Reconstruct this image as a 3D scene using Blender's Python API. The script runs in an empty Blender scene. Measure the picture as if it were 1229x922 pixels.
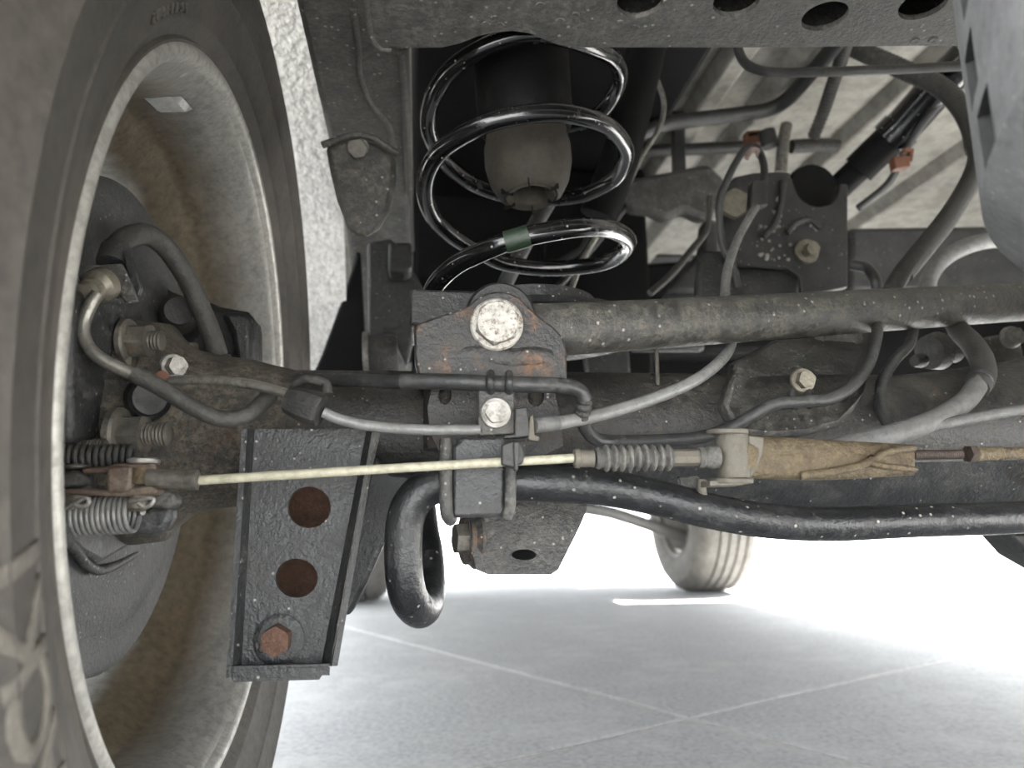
import bpy, bmesh, math, random
from math import sin, cos, pi, radians
from mathutils import Vector as Vec, Matrix
from mathutils.geometry import tessellate_polygon

random.seed(7)
scene = bpy.context.scene
COL = scene.collection

# ------------------------------------------------------------------ camera, sky, sun, exposure
H = 0.311                                     # camera height above the driveway
YAW, PITCH, ROLL, F = radians(7.2), radians(10.54), radians(-.96), 900.0
_f = Vec((sin(YAW)*cos(PITCH), cos(YAW)*cos(PITCH), sin(PITCH)))
_r = Vec((cos(YAW), -sin(YAW), 0))
_u = _r.cross(_f)
CR = _r*cos(ROLL) + _u*sin(ROLL)
CU = _u*cos(ROLL) - _r*sin(ROLL)
cam = bpy.data.cameras.new('camera')
cam.sensor_width = 36.0
cam.lens = 36.0*F/1229.0
cam.clip_start = 0.01
cam.dof.use_dof = True
cam.dof.focus_distance = 0.47
cam.dof.aperture_fstop = 8.0
camo = bpy.data.objects.new('camera', cam)
COL.objects.link(camo)
camo.matrix_world = Matrix(((CR.x, CU.x, -_f.x, 0), (CR.y, CU.y, -_f.y, 0), (CR.z, CU.z, -_f.z, H), (0, 0, 0, 1)))
scene.camera = camo

w = bpy.data.worlds.new('sky'); scene.world = w; w.use_nodes = True
bg = w.node_tree.nodes['Background']
bg.inputs[0].default_value = (.92, .96, 1.0, 1)
bg.inputs[1].default_value = 1.15
sun = bpy.data.lights.new('sun', 'SUN'); sun.energy = 11.0; sun.angle = radians(.6); sun.color = (1, .96, .9)
suno = bpy.data.objects.new('sun', sun); COL.objects.link(suno)
suno.rotation_euler = Vec((.55, -.06, .83)).to_track_quat('Z', 'Y').to_euler()
vs = scene.view_settings
vs.view_transform = 'Standard'; vs.look = 'None'; vs.gamma = 1; vs.use_curve_mapping = False
vs.exposure = 2.85

# ------------------------------------------------------------------ helpers
def ray(x, y):
    return CR*((x-614.5)/F) + CU*(-(y-461)/F) + _f
def P(x, y, Y):                               # photo bearing -> point at forward distance Y
    d = ray(x, y); return d*(Y/d.y) + Vec((0, 0, H))
def PX(x, y, X):                              # ... at side distance X
    d = ray(x, y); return d*(X/d.x) + Vec((0, 0, H))
def PZ(x, y, Z):                              # ... at height Z
    d = ray(x, y); return d*((Z-H)/d.z) + Vec((0, 0, H))
def PL(pts):
    return [P(*p) for p in pts]
ORG = {}
def thing(name, label, cat, loc=(0, 0, 0), group=None):
    o = bpy.data.objects.new(name, None); COL.objects.link(o)
    o.empty_display_size = .02
    o.location = loc; ORG[o.name] = Vec(loc)
    o['label'] = label; o['category'] = cat
    if group: o['group'] = group
    return o
def tag(o, label, cat, group=None):
    o['label'] = label; o['category'] = cat
    if group: o['group'] = group
    return o
def finish(name, V, Fc, m, parent=None, smooth=35, bevel=0, fixn=True, label=None):
    org = ORG[parent.name] if parent else Vec((0, 0, 0))
    me = bpy.data.meshes.new(name)
    me.from_pydata([tuple(Vec(v)-org) for v in V], [], Fc)
    if fixn:
        bm = bmesh.new(); bm.from_mesh(me)
        bmesh.ops.recalc_face_normals(bm, faces=bm.faces); bm.to_mesh(me); bm.free()
    if smooth:
        me.polygons.foreach_set('use_smooth', [True]*len(me.polygons))
        me.set_sharp_from_angle(angle=radians(smooth))
    me.materials.append(m)
    o = bpy.data.objects.new(name, me); COL.objects.link(o)
    ORG[o.name] = org
    if parent: o.parent = parent
    if bevel:
        b = o.modifiers.new('edge', 'BEVEL'); b.width = bevel; b.segments = 2; b.limit_method = 'ANGLE'; b.angle_limit = radians(40)
        b.harden_normals = False
    if label: o['label'] = label
    return o
def frame(ax):
    ax = Vec(ax).normalized()
    t = Vec((0, 0, 1)) if abs(ax.z) < .9 else Vec((0, 1, 0))
    a = t.cross(ax).normalized(); return a, ax.cross(a), ax
def add_lathe(V, Fc, prof, o, ax, seg=32, caps=True, rfun=None, closed=False):
    a, b, ax = frame(ax); o = Vec(o); n0 = len(V)
    for i, (r, h) in enumerate(prof):
        for k in range(seg):
            t = 2*pi*k/seg
            rr = rfun(i, t, r) if rfun else r
            V.append(o + ax*h + (a*cos(t)+b*sin(t))*rr)
    n = len(prof)
    for i in range(n if closed else n-1):
        j = (i+1) % n
        for k in range(seg):
            l = (k+1) % seg
            Fc.append((n0+i*seg+k, n0+i*seg+l, n0+j*seg+l, n0+j*seg+k))
    if caps and not closed:
        Fc.append([n0+k for k in range(seg)][::-1]); Fc.append([n0+(n-1)*seg+k for k in range(seg)])
def lathe(name, prof, o, ax, m, parent=None, seg=32, caps=True, smooth=35, rfun=None, closed=False, label=None):
    V, Fc = [], []
    add_lathe(V, Fc, prof, o, ax, seg, caps, rfun, closed)
    return finish(name, V, Fc, m, parent, smooth, label=label)
def cr(pts, sub):
    pts = [Vec(p) for p in pts]; out = []
    q = [pts[0]*2-pts[1]] + pts + [pts[-1]*2-pts[-2]]
    for i in range(1, len(q)-2):
        p0, p1, p2, p3 = q[i-1:i+3]
        for s in range(sub):
            t = s/sub
            out.append(.5*((2*p1)+(p2-p0)*t+(2*p0-5*p1+4*p2-p3)*t*t+(3*p1-p0-3*p2+p3)*t**3))
    out.append(pts[-1]); return out
def add_tube(V, Fc, pts, r, n=12, sub=6, ridge=0, pitch=.004, rad=None, flat=1.0):
    c = cr(pts, sub) if sub > 1 else [Vec(p) for p in pts]
    if ridge:                                  # resample evenly for corrugation
        L = [0]
        for i in range(1, len(c)): L.append(L[-1]+(c[i]-c[i-1]).length)
        m = max(4, int(L[-1]/pitch*4)); d = []; j = 0
        for k in range(m+1):
            s = L[-1]*k/m
            while j < len(L)-2 and L[j+1] < s: j += 1
            d.append(c[j].lerp(c[j+1], (s-L[j])/max(1e-9, L[j+1]-L[j])))
        c = d
    n0 = len(V); T = []
    for i in range(len(c)):
        t = (c[min(i+1, len(c)-1)]-c[max(i-1, 0)]).normalized(); T.append(t)
    a = frame(T[0])[0]
    for i, p in enumerate(c):
        a = (a - T[i]*a.dot(T[i])).normalized(); b = T[i].cross(a)
        rr = r
        if rad: 
            x = i/(len(c)-1)*(len(rad)-1); j = min(int(x), len(rad)-2); rr = rad[j]+(rad[j+1]-rad[j])*(x-j)
        if ridge: rr = rr*(1-ridge*(1 if i % 4 in (0, 1) else 0))
        for k in range(n):
            t = 2*pi*k/n
            V.append(p + (a*cos(t)+b*sin(t)*flat)*rr)
    m = len(c)
    for i in range(m-1):
        for k in range(n):
            l = (k+1) % n
            Fc.append((n0+i*n+k, n0+i*n+l, n0+(i+1)*n+l, n0+(i+1)*n+k))
    Fc.append([n0+k for k in range(n)][::-1]); Fc.append([n0+(m-1)*n+k for k in range(n)])
def tube(name, pts, r, m, parent=None, n=12, sub=6, smooth=50, label=None, **kw):
    V, Fc = [], []
    add_tube(V, Fc, pts, r, n, sub, **kw)
    return finish(name, V, Fc, m, parent, smooth, label=label)
def add_plate(V, Fc, outer, th, holes=()):
    loops = [[Vec(p) for p in outer]] + [[Vec(p) for p in h] for h in holes]
    th = Vec(th); n0 = len(V); flat = [p for l in loops for p in l]; N = len(flat)
    V += flat + [p+th for p in flat]
    if len(loops) == 1:
        Fc.append(tuple(range(n0, n0+N))); Fc.append(tuple(range(n0+2*N-1, n0+N-1, -1)))
    else:
        for t in tessellate_polygon(loops):
            Fc.append(tuple(n0+i for i in t)); Fc.append(tuple(n0+N+i for i in reversed(t)))
    s = 0
    for l in loops:
        k = len(l)
        for i in range(k):
            j = (i+1) % k
            Fc.append((n0+s+i, n0+s+j, n0+N+s+j, n0+N+s+i))
        s += k
def plate(name, outer, th, m, parent=None, holes=(), bevel=.0012, smooth=30, label=None):
    V, Fc = [], []
    add_plate(V, Fc, outer, th, holes)
    return finish(name, V, Fc, m, parent, 0 if holes else smooth, 0 if holes else bevel, label=label)
def pplate(name, px, Y, th, m, parent=None, holes=(), bevel=.0012, tilt=None, label=None):
    f = (lambda x, y: P(x, y, Y)) if tilt is None else (lambda x, y: P(x, y, Y+tilt(x, y)))
    hs = [[f(cx+rx*cos(t*pi/12), cy+ry*sin(t*pi/12)) for t in range(24)] for cx, cy, rx, ry in holes]
    return plate(name, [f(*p) for p in px], (0, th, 0), m, parent, hs, bevel, label=label)
def add_box(V, Fc, c, a, b, d):
    c, a, b, d = Vec(c), Vec(a), Vec(b), Vec(d); n = len(V)
    for i in (-1, 1):
        for j in (-1, 1):
            for k in (-1, 1): V.append(c+a*i+b*j+d*k)
    for q in ((0, 1, 3, 2), (4, 6, 7, 5), (0, 4, 5, 1), (2, 3, 7, 6), (0, 2, 6, 4), (1, 5, 7, 3)): Fc.append(tuple(n+i for i in q))
def box(name, x, y, z, m, parent=None, bevel=.002, label=None):
    V, Fc = [], []
    c = [(q[0]+q[1])/2 for q in (x, y, z)]; h = [(q[1]-q[0])/2 for q in (x, y, z)]
    add_box(V, Fc, c, (h[0], 0, 0), (0, h[1], 0), (0, 0, h[2]))
    return finish(name, V, Fc, m, parent, 30, bevel, label=label)
def obox(name, c, a, b, d, m, parent=None, bevel=.001, label=None):
    V, Fc = [], []; add_box(V, Fc, c, a, b, d)
    return finish(name, V, Fc, m, parent, 30, bevel, label=label)
def bolt(name, o, ax, r, h, m, parent, fl=0, fh=.002, stud=0, sl=0, rot=.2, label=None, domed=False, crown=.955):
    # flange washer, hexagon head with a chamfered crown, optional threaded stud end
    V, Fc = [], []; o = Vec(o); a, b, ax = frame(ax); z = 0
    if fl:
        add_lathe(V, Fc, [(fl, -.001), (fl, fh*.6), (fl*.93, fh), (r*.9, fh*1.1)], o, ax, 32); z = fh
    n = len(V); s = 36
    def hx(t, rr): 
        q = (t-rot) % (pi/3)-pi/6; return rr*cos(pi/6)/cos(q)
    for rr, hh, c in ((r, z, 0), (r, z+h*.82, 0), (r*crown, z+h, 1), (r*.2, z+h*(1.04 if domed else 1), 1)):
        for k in range(s):
            t = 2*pi*k/s
            R = min(hx(t, r), rr) if c else hx(t, rr)
            V.append(o+ax*hh+(a*cos(t)+b*sin(t))*R)
    for i in range(3):
        for k in range(s):
            l = (k+1) % s; Fc.append((n+i*s+k, n+i*s+l, n+(i+1)*s+l, n+(i+1)*s+k))
    Fc.append([n+3*s+k for k in range(s)])
    if stud:
        add_lathe(V, Fc, thread(stud, sl, .0018), o+ax*(z+h*.95), ax, 24)
    return finish(name, V, Fc, m, parent, 28, label=label)
def thread(r, L, p):
    n = max(2, int(L/p)); out = []
    for i in range(n):
        out += [(r*.86, L*i/n), (r, L*(i+.35)/n), (r, L*(i+.6)/n)]
    return out + [(r*.8, L), (r*.1, L+.0004)]

# ------------------------------------------------------------------ materials
def mat(name, base, rough=.55, metal=0, dust=None, dust_amt=.5, dscale=14, rust=0, rscale=30, speck=0, sscale=330, bump=.25, bscale=300, coat=0, rustcol=(.2, .085, .03), spec=.5):
    m = bpy.data.materials.new(name); m.use_nodes = True
    nt = m.node_tree; N = nt.nodes; L = nt.links
    b = N['Principled BSDF']
    b.inputs['Roughness'].default_value = rough; b.inputs['Metallic'].default_value = metal
    b.inputs['Coat Weight'].default_value = coat; b.inputs['Specular IOR Level'].default_value = spec
    tc = N.new('ShaderNodeTexCoord'); co = tc.outputs['Object']
    def noise(sc, det=5, ro=.6, w=0):
        n = N.new('ShaderNodeTexNoise'); n.inputs['Scale'].default_value = sc; n.inputs['Detail'].default_value = det
        n.inputs['Roughness'].default_value = ro; L.new(co, n.inputs['Vector']); return n.outputs['Fac']
    def ramp(f, lo, hi):
        r = N.new('ShaderNodeMapRange'); r.interpolation_type = 'SMOOTHSTEP'
        r.inputs['From Min'].default_value = lo; r.inputs['From Max'].default_value = hi; L.new(f, r.inputs['Value']); return r.outputs[0]
    def mul(f, k):
        n = N.new('ShaderNodeMath'); n.operation = 'MULTIPLY'; L.new(f, n.inputs[0])
        if isinstance(k, (int, float)): n.inputs[1].default_value = k
        else: L.new(k, n.inputs[1])
        return n.outputs[0]
    def mix(f, c1, c2):
        n = N.new('ShaderNodeMix'); n.data_type = 'RGBA'
        L.new(f, n.inputs[0])
        if isinstance(c1, tuple): n.inputs[6].default_value = (*c1, 1)
        else: L.new(c1, n.inputs[6])
        n.inputs[7].default_value = (*c2, 1); return n.outputs[2]
    c = base; rm = None
    c = mix(mul(ramp(noise(bscale*.5, 6, .7), .38, .68), .75), c, tuple(x*.5 for x in base))
    if dust:
        k = .66-dust_amt*.3
        d = mul(ramp(noise(dscale, 8, .72), k-.10, k+.13), ramp(noise(dscale*5, 6, .72), .36, .62))
        c = mix(mul(d, min(1, .25+dust_amt)), c, dust)
        d2 = ramp(noise(dscale*16, 5, .75), .53, .68)
        c = mix(mul(d2, dust_amt*.55), c, tuple(min(1, x*1.15) for x in dust))
        r = N.new('ShaderNodeMapRange'); r.inputs['To Min'].default_value = rough; r.inputs['To Max'].default_value = max(rough, .8)
        L.new(d, r.inputs['Value']); L.new(r.outputs[0], b.inputs['Roughness'])
    if rust:
        k = .78-rust*.36
        d = mul(ramp(noise(rscale, 8, .7), k-.06, k+.08), ramp(noise(rscale*6, 4, .7), .3, .55))
        c = mix(mul(d, .9), c, rustcol)
    if speck:
        v = N.new('ShaderNodeTexVoronoi'); v.inputs['Scale'].default_value = sscale; L.new(co, v.inputs['Vector'])
        s = N.new('ShaderNodeSeparateColor'); L.new(v.outputs['Color'], s.inputs[0])
        d = mul(ramp(v.outputs['Distance'], .32, .16), ramp(s.outputs[0], 1-speck, 1-speck+.04))
        c = mix(mul(d, .55), c, (.42, .40, .36))
    if isinstance(c, tuple): b.inputs['Base Color'].default_value = (*c, 1)
    else: L.new(c, b.inputs['Base Color'])
    if bump:
        n = N.new('ShaderNodeBump'); n.inputs['Strength'].default_value = bump; n.inputs['Distance'].default_value = .0022
        L.new(noise(bscale, 4, .65), n.inputs['Height']); L.new(n.outputs[0], b.inputs['Normal'])
    return m
GREY = (.20, .19, .165); TAN = (.24, .205, .15)
M = dict(
    tyre=mat('tyre_rubber', (.049, .0435, .037), .75, dust=(.074, .065, .054), dust_amt=.55, dscale=10, bump=.12),
    letter=mat('tyre_letter', (.115, .103, .086), .8, dust=(.135, .122, .10), dust_amt=.4),
    tread=mat('tread_rubber', (.10, .095, .085), .85, dust=(.17, .16, .145), dust_amt=.6, dscale=20),
    spare=mat('spare_rubber', (.15, .15, .15), .8, dust=(.23, .23, .23), dust_amt=.6, dscale=30, speck=.1),
    slot_shade=mat('slot_shade_rubber', (.022, .022, .022), .8),  # near-black tone stands in for shade down in the tread slots
    black=mat('black_paint', (.010, .0105, .012), .34, dust=(.042, .041, .038), dust_amt=.5, dscale=45, speck=.10, bump=.45),
    bar=mat('bar_paint', (.0075, .008, .0095), .32, dust=(.027, .027, .026), dust_amt=.42, dscale=45, speck=.12, sscale=260, bump=.3),
    darkgrey=mat('dark_grey_paint', (.017, .0178, .019), .36, dust=(.055, .054, .051), dust_amt=.5, dscale=40, speck=.06, bump=.5),
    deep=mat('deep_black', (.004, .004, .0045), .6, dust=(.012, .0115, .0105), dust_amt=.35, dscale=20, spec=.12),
    gloss=mat('gloss_black', (.006, .006, .0065), .15, dust=(.03, .029, .026), dust_amt=.10, dscale=60, speck=.10, sscale=300, bump=.08, coat=.5),
    grime=mat('grimy_metal', (.034, .0335, .032), .45, dust=(.12, .114, .10), dust_amt=.55, dscale=55, speck=.12, bump=.65),
    rod=mat('rod_paint', (.028, .0278, .0265), .40, dust=(.115, .106, .086), dust_amt=.62, dscale=60, speck=.14, sscale=220, bump=.6),
    frame=mat('frame_paint', (.062, .061, .058), .5, dust=(.16, .153, .138), dust_amt=.6, dscale=45, speck=.14, sscale=200, bump=.6),
    axle=mat('axle_paint', (.017, .0168, .0165), .42, dust=(.078, .068, .053), dust_amt=.52, dscale=34, rust=.36, rscale=36, speck=.06, bump=.5, rustcol=(.085, .046, .024)),
    axleend=mat('axle_end_grime', (.030, .028, .026), .6, dust=(.13, .112, .085), dust_amt=.75, dscale=60, rust=.5, rscale=50, bump=.8, rustcol=(.085, .048, .026)),
    rustplate=mat('rusty_plate', (.018, .018, .019), .38, dust=(.062, .058, .049), dust_amt=.5, dscale=55, rust=.58, rscale=50, speck=.1, bump=.6, rustcol=(.11, .054, .024)),
    zinc=mat('zinc_steel', (.27, .26, .24), .42, .5, dust=(.16, .145, .11), dust_amt=.4, dscale=150, bump=.35),
    zincrust=mat('zinc_rusty', (.36, .345, .31), .5, .2, dust=(.26, .2, .12), dust_amt=.12, dscale=90, rust=.62, rscale=300, bump=.3, rustcol=(.07, .03, .012)),
    dullbolt=mat('dull_bolt', (.095, .088, .077), .45, .35, dust=(.18, .162, .13), dust_amt=.5, dscale=100, rust=.35, rscale=90),
    goldbolt=mat('gold_bolt', (.17, .155, .12), .42, .45, dust=(.13, .115, .09), dust_amt=.45, dscale=120),
    rustbolt=mat('rusty_bolt', (.085, .042, .026), .8, dust=(.14, .078, .05), dust_amt=.5, dscale=140, bump=.8),
    greycable=mat('grey_cable', (.16, .16, .156), .36, dust=(.10, .097, .088), dust_amt=.4, dscale=50, bump=.15),
    greyhose=mat('grey_hose', (.105, .105, .103), .55, dust=(.17, .163, .15), dust_amt=.5, dscale=45, bump=.35),
    steelline=mat('steel_line', (.24, .23, .205), .34, .6, dust=(.12, .108, .085), dust_amt=.45, dscale=60, bump=.15),
    blackline=mat('black_line', (.022, .0225, .023), .4, dust=(.06, .06, .055), dust_amt=.45, dscale=45, bump=.25),
    rubber=mat('black_rubber', (.017, .017, .0165), .55, dust=(.06, .057, .049), dust_amt=.55, dscale=60, bump=.5),
    hose=mat('brake_hose', (.034, .033, .030), .6, dust=(.075, .072, .063), dust_amt=.5, dscale=45, bump=.35),
    cream=mat('cream_cable', (.36, .34, .255), .45, dust=(.26, .235, .165), dust_amt=.35, dscale=90, bump=.1),
    bellows=mat('bellows_rubber', (.06, .059, .055), .65, dust=(.16, .15, .13), dust_amt=.55, dscale=80, bump=.3),
    clevis=mat('dusty_steel', (.10, .092, .075), .6, .2, dust=(.155, .135, .1), dust_amt=.5, dscale=60, rust=.3, rscale=60),
    yoke=mat('yellow_zinc', (.075, .055, .029), .6, .1, dust=(.135, .105, .060), dust_amt=.6, dscale=90, rust=.62, rscale=60, bump=.9, rustcol=(.045, .026, .012)),
    rustrod=mat('rusty_thread', (.034, .022, .016), .65, dust=(.07, .048, .032), dust_amt=.4, dscale=120),
    brownlink=mat('brown_link', (.075, .05, .036), .6, .1, dust=(.16, .13, .1), dust_amt=.5, dscale=70, rust=.35),
    springsteel=mat('spring_steel', (.19, .19, .185), .4, .4, dust=(.26, .245, .21), dust_amt=.4, dscale=120),
    shield=mat('dust_shield', (.030, .031, .032), .48, dust=(.085, .083, .078), dust_amt=.58, dscale=45, speck=.1, bump=.5),
    stop=mat('bump_rubber', (.028, .0235, .0175), .75, dust=(.05, .042, .03), dust_amt=.5, dscale=60, bump=.4),
    white=mat('white_stone_guard', (.80, .79, .76), .5, dust=(.66, .62, .55), dust_amt=.25, dscale=30, bump=0),
    floorpan=mat('floor_pan', (.38, .365, .325), .55, dust=(.2, .185, .15), dust_amt=.4, dscale=7, bump=.3, bscale=60),
    body=mat('body_white', (.75, .75, .74), .35),
    orange=mat('orange_plastic', (.15, .055, .028), .6, dust=(.2, .13, .09), dust_amt=.35, dscale=120),
    plastic=mat('black_plastic', (.014, .014, .0145), .42, dust=(.05, .049, .045), dust_amt=.45, dscale=70),
    pink=mat('pale_sleeve', (.26, .19, .17), .5),
    green=mat('green_paint', (.018, .034, .018), .4, dust=(.03, .036, .028), dust_amt=.4),
    weight=mat('weight_zinc', (.40, .40, .385), .45, .3, dust=(.3, .285, .255), dust_amt=.4, dscale=80),
    slab=mat('concrete', (.36, .363, .363), .8, dust=(.42, .42, .415), dust_amt=.5, dscale=2.5, speck=.03, sscale=60, bump=.25, bscale=220),
    joint=mat('joint_sand', (.60, .59, .57), .9, dust=(.48, .47, .45), dust_amt=.4, dscale=40, bump=.5, bscale=200),
    lip=mat('rim_lip', (.36, .348, .318), .42, .35, dust=(.24, .225, .195), dust_amt=.3, dscale=60, bump=.15),
)
# stippled stone-guard: coarse relief on the white wheel-arch coating
def stipple(m, sc=170, st=.9):
    nt = m.node_tree; b = nt.nodes['Principled BSDF']
    tc = nt.nodes.new('ShaderNodeTexCoord'); n = nt.nodes.new('ShaderNodeTexNoise'); n.inputs['Scale'].default_value = sc; n.inputs['Detail'].default_value = 2
    nt.links.new(tc.outputs['Object'], n.inputs['Vector'])
    bp = nt.nodes.new('ShaderNodeBump'); bp.inputs['Strength'].default_value = st; bp.inputs['Distance'].default_value = .006
    nt.links.new(n.outputs['Fac'], bp.inputs['Height']); nt.links.new(bp.outputs[0], b.inputs['Normal'])
stipple(M['white'], 120, .5)
# rim: grey steel with a brown band of brake dust and mud lying round the middle of the barrel
def rim_material():
    m = mat('rim_steel', (.22, .213, .196), .46, .35, dust=(.29, .272, .235), dust_amt=.45, dscale=14, speck=.06, sscale=70, bump=.2)
    nt = m.node_tree; N = nt.nodes; L = nt.links; b = N['Principled BSDF']
    src = b.inputs['Base Color'].links[0].from_socket
    tc = N.new('ShaderNodeTexCoord'); sp = N.new('ShaderNodeSeparateXYZ'); L.new(tc.outputs['Object'], sp.inputs[0])
    nz = N.new('ShaderNodeTexNoise'); nz.inputs['Scale'].default_value = 30; nz.inputs['Detail'].default_value = 6; L.new(tc.outputs['Object'], nz.inputs['Vector'])
    ma = N.new('ShaderNodeMath'); ma.operation = 'MULTIPLY_ADD'; L.new(nz.outputs['Fac'], ma.inputs[0]); ma.inputs[1].default_value = .02; L.new(sp.outputs['X'], ma.inputs[2])
    cr_ = N.new('ShaderNodeValToRGB'); e = cr_.color_ramp.elements
    mr = N.new('ShaderNodeMapRange'); mr.inputs['From Min'].default_value = -.08; mr.inputs['From Max'].default_value = .14; L.new(ma.outputs[0], mr.inputs['Value'])
    e[0].position = .55; e[0].color = (0, 0, 0, 1); e[1].position = .88; e[1].color = (0, 0, 0, 1)
    for p, v in ((.60, .9), (.66, 1), (.72, .95), (.79, .6)):
        q = e.new(p); q.color = (v, v, v, 1)
    L.new(mr.outputs[0], cr_.inputs[0])
    mx = N.new('ShaderNodeMix'); mx.data_type = 'RGBA'; L.new(cr_.outputs[0], mx.inputs[0]); L.new(src, mx.inputs[6]); 
    n2 = N.new('ShaderNodeTexNoise'); n2.inputs['Scale'].default_value = 160; L.new(tc.outputs['Object'], n2.inputs['Vector'])
    c2 = N.new('ShaderNodeMix'); c2.data_type = 'RGBA'; L.new(n2.outputs['Fac'], c2.inputs[0]); c2.inputs[6].default_value = (.022, .017, .012, 1); c2.inputs[7].default_value = (.13, .10, .06, 1)
    L.new(c2.outputs[2], mx.inputs[7]); L.new(mx.outputs[2], b.inputs['Base Color'])
    return m
M['rim'] = rim_material()

# ------------------------------------------------------------------ ground
V, Fc = [], []
add_box(V, Fc, (5, 20, -.0525), (60, 0, 0), (0, 60, 0), (0, 0, .05))
floor = finish('floor', V, Fc, M['joint'], None, 0)
floor['kind'] = 'structure'
A = Vec((.461, -.887, 0)); B = Vec((.887, .461, 0)); O = PZ(829, 862, 0); S = 2.6; g = .007
V, Fc = [], []
add_box(V, Fc, (0, 0, -.03), A*(S/2-g), B*(S/2-g), (0, 0, .03))
slab0 = None
for i in range(-5, 4):
    for j in range(-3, 5):
        c = O + A*(i+.5)*S + B*(j+.5)*S
        if slab0 is None:
            slab0 = finish('slab', V, Fc, M['slab'], floor, 0, .0015)
            s = slab0
        else:
            s = slab0.copy(); COL.objects.link(s); s.parent = floor
        s.location = c

# ------------------------------------------------------------------ vehicle body shell over the scene
CX = .5
fp = thing('vehicle_floor', 'pale grey ribbed floor pan of the vehicle overhead', 'floor pan', (CX, 1.8, .92))
box('floor_panel', (-.38, 1.40), (-.42, 4.15), (.93, 1.0), M['floorpan'], fp, .004)
for i, x in enumerate((.42, .52, .70, .93)):
    V, Fc = [], []
    ww = .026 + .006*(i % 2)
    add_plate(V, Fc, [(x-ww, .72, .931), (x-ww*.5, .72, .908), (x+ww*.5, .72, .908), (x+ww, .72, .931)], (0, .85 + .1*(i % 3), 0))
    finish('rib', V, Fc, M['floorpan'], fp, 30, .004)
# the footwell panel drops towards the front of the pan
V, Fc = [], []
add_plate(V, Fc, [(.0, 1.62, .93), (.0, 2.0, .62), (.0, 2.05, .62), (.0, 1.9, .93)], (1.30, 0, 0))
finish('heelboard', V, Fc, M['darkgrey'], fp, 30, .01)
xt = PZ(836, 95, .86).x
box('dark_panel_top', (-.012, xt), (.64, 1.75), (.86, .93), M['deep'], fp, .01)  # black panels added to make the space behind the spring read dark
box('dark_panel_back', (-.012, xt+.05), (1.2, 1.26), (.50, .93), M['deep'], fp, .01)
box('cabin_shell', (-.40, 1.42), (-.45, 4.2), (1.0, 1.45), M['body'], fp, .03)
for nm, x0, x1 in (('left', -.42, -.30), ('right', 1.32, 1.44)):
    box('sill', (x0, x1), (1.02, 2.86), (.31, 1.0), M['body'], fp, .02)
box('quarter_panel', (1.32, 1.44), (-.45, 1.02), (.36, 1.0), M['body'], fp, .02)
box('front_apron', (-.1, 1.15), (3.75, 4.15), (.42, 1.0), M['darkgrey'], fp, .02)
box('engine_undertray', (.12, .92), (2.7, 3.75), (.45, .93), M['deep'], fp, .02)
box('rear_bumper', (-.38, 1.40), (-.55, -.42), (.57, 1.1), M['body'], fp, .02)

# wheel-arch liner, white stone guard coated
X0, WY, WZ = -.1385, .53, .382
V, Fc = [], []
n = 28
for i in range(n+1):
    t = radians(-24 + 150*i/n); r = .452 if i > 3 else .452 + .004*(3-i)
    for x in (-.42, -.30, -.19, -.0955):
        for q in (0, .006):
            V.append((x, WY+.03+cos(t)*(r+q), WZ+.02+sin(t)*(r+q)))
for i in range(n):
    for k in range(3):
        a = i*8+k*2; Fc.append((a, a+2, a+10, a+8)); Fc.append((a+1, a+9, a+11, a+3))
    a = i*8; Fc.append((a, a+8, a+9, a+1)); Fc.append((a+6, a+7, a+15, a+14))
liner = finish('wheel_arch_liner', V, Fc, M['white'], None, 60)
tag(liner, 'white stippled wheel arch lining behind the rear tyre', 'wheel liner')

# ------------------------------------------------------------------ rear wheel
def tyre_mesh(name, o, parent, m, seg=128, side=1):
    prof = [(.226, -.012), (.232, -.003), (.236, .003), (.2395, .0045), (.2415, .0025), (.246, .005), (.249, .009), (.2505, .0095), (.253, .009), (.262, .0125), (.2745, .0160), (.2755, .0172), (.277, .0165), (.280, .0175),
            (.3005, .0205), (.302, .0218), (.3045, .0205), (.318, .018), (.3355, .0115), (.337, .0125), (.3395, .010), (.352, .0015), (.364, -.012), (.372, -.03), (.3745, -.036),
            (.369, -.0365), (.369, -.041), (.3765, -.042), (.380, -.062), (.372, -.063), (.372, -.070), (.381, -.071), (.383, -.098), (.374, -.099), (.374, -.106), (.3835, -.107), (.384, -.12)]
    w_ = .24
    prof = prof + [(r, -w_-h) for r, h in reversed(prof)] + [(.222, -w_+.03), (.222, -.03)]
    return lathe(name, prof, o, (side, 0, 0), m, parent, seg, closed=True, smooth=40)
wheel = thing('mounted_tire', 'large dusty rear wheel with grey steel rim in the left foreground', 'wheel', (X0-.12, WY, 0))
WO = Vec((X0, WY, WZ))
tyre = tyre_mesh('tire', WO, wheel, M['tyre'], 192)
rimp = [(.2375, -.006), (.2340, -.003), (.2300, .0005), (.2270, -.001), (.2240, -.005), (.2195, -.0125), (.2165, -.020), (.2145, -.034), (.2135, -.052), (.2095, -.058),
        (.202, -.066), (.1945, -.078), (.1905, -.092), (.190, -.125), (.194, -.140), (.2005, -.158), (.203, -.175), (.206, -.20), (.2125, -.218), (.2165, -.216), (.214, -.17), (.206, -.15), (.2005, -.11), (.206, -.07), (.222, -.055), (.227, -.02)]
rim = lathe('rim', rimp, WO, (1, 0, 0), M['rim'], wheel, 160, closed=True, smooth=50)
lathe('rim_flange', [(.2378, -.006), (.2392, -.001), (.2378, .0042), (.2345, .0058), (.2312, .0052), (.2288, .0028), (.2268, -.002), (.229, -.004)], WO, (1, 0, 0), M['lip'], rim, 160, closed=True, smooth=60, label='pale metal lip of the rim')
lathe('hub_disc', [(.085, -.20), (.088, -.204), (.088, -.222), (.06, -.23)], WO, (1, 0, 0), M['rim'], rim, 48)
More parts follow.
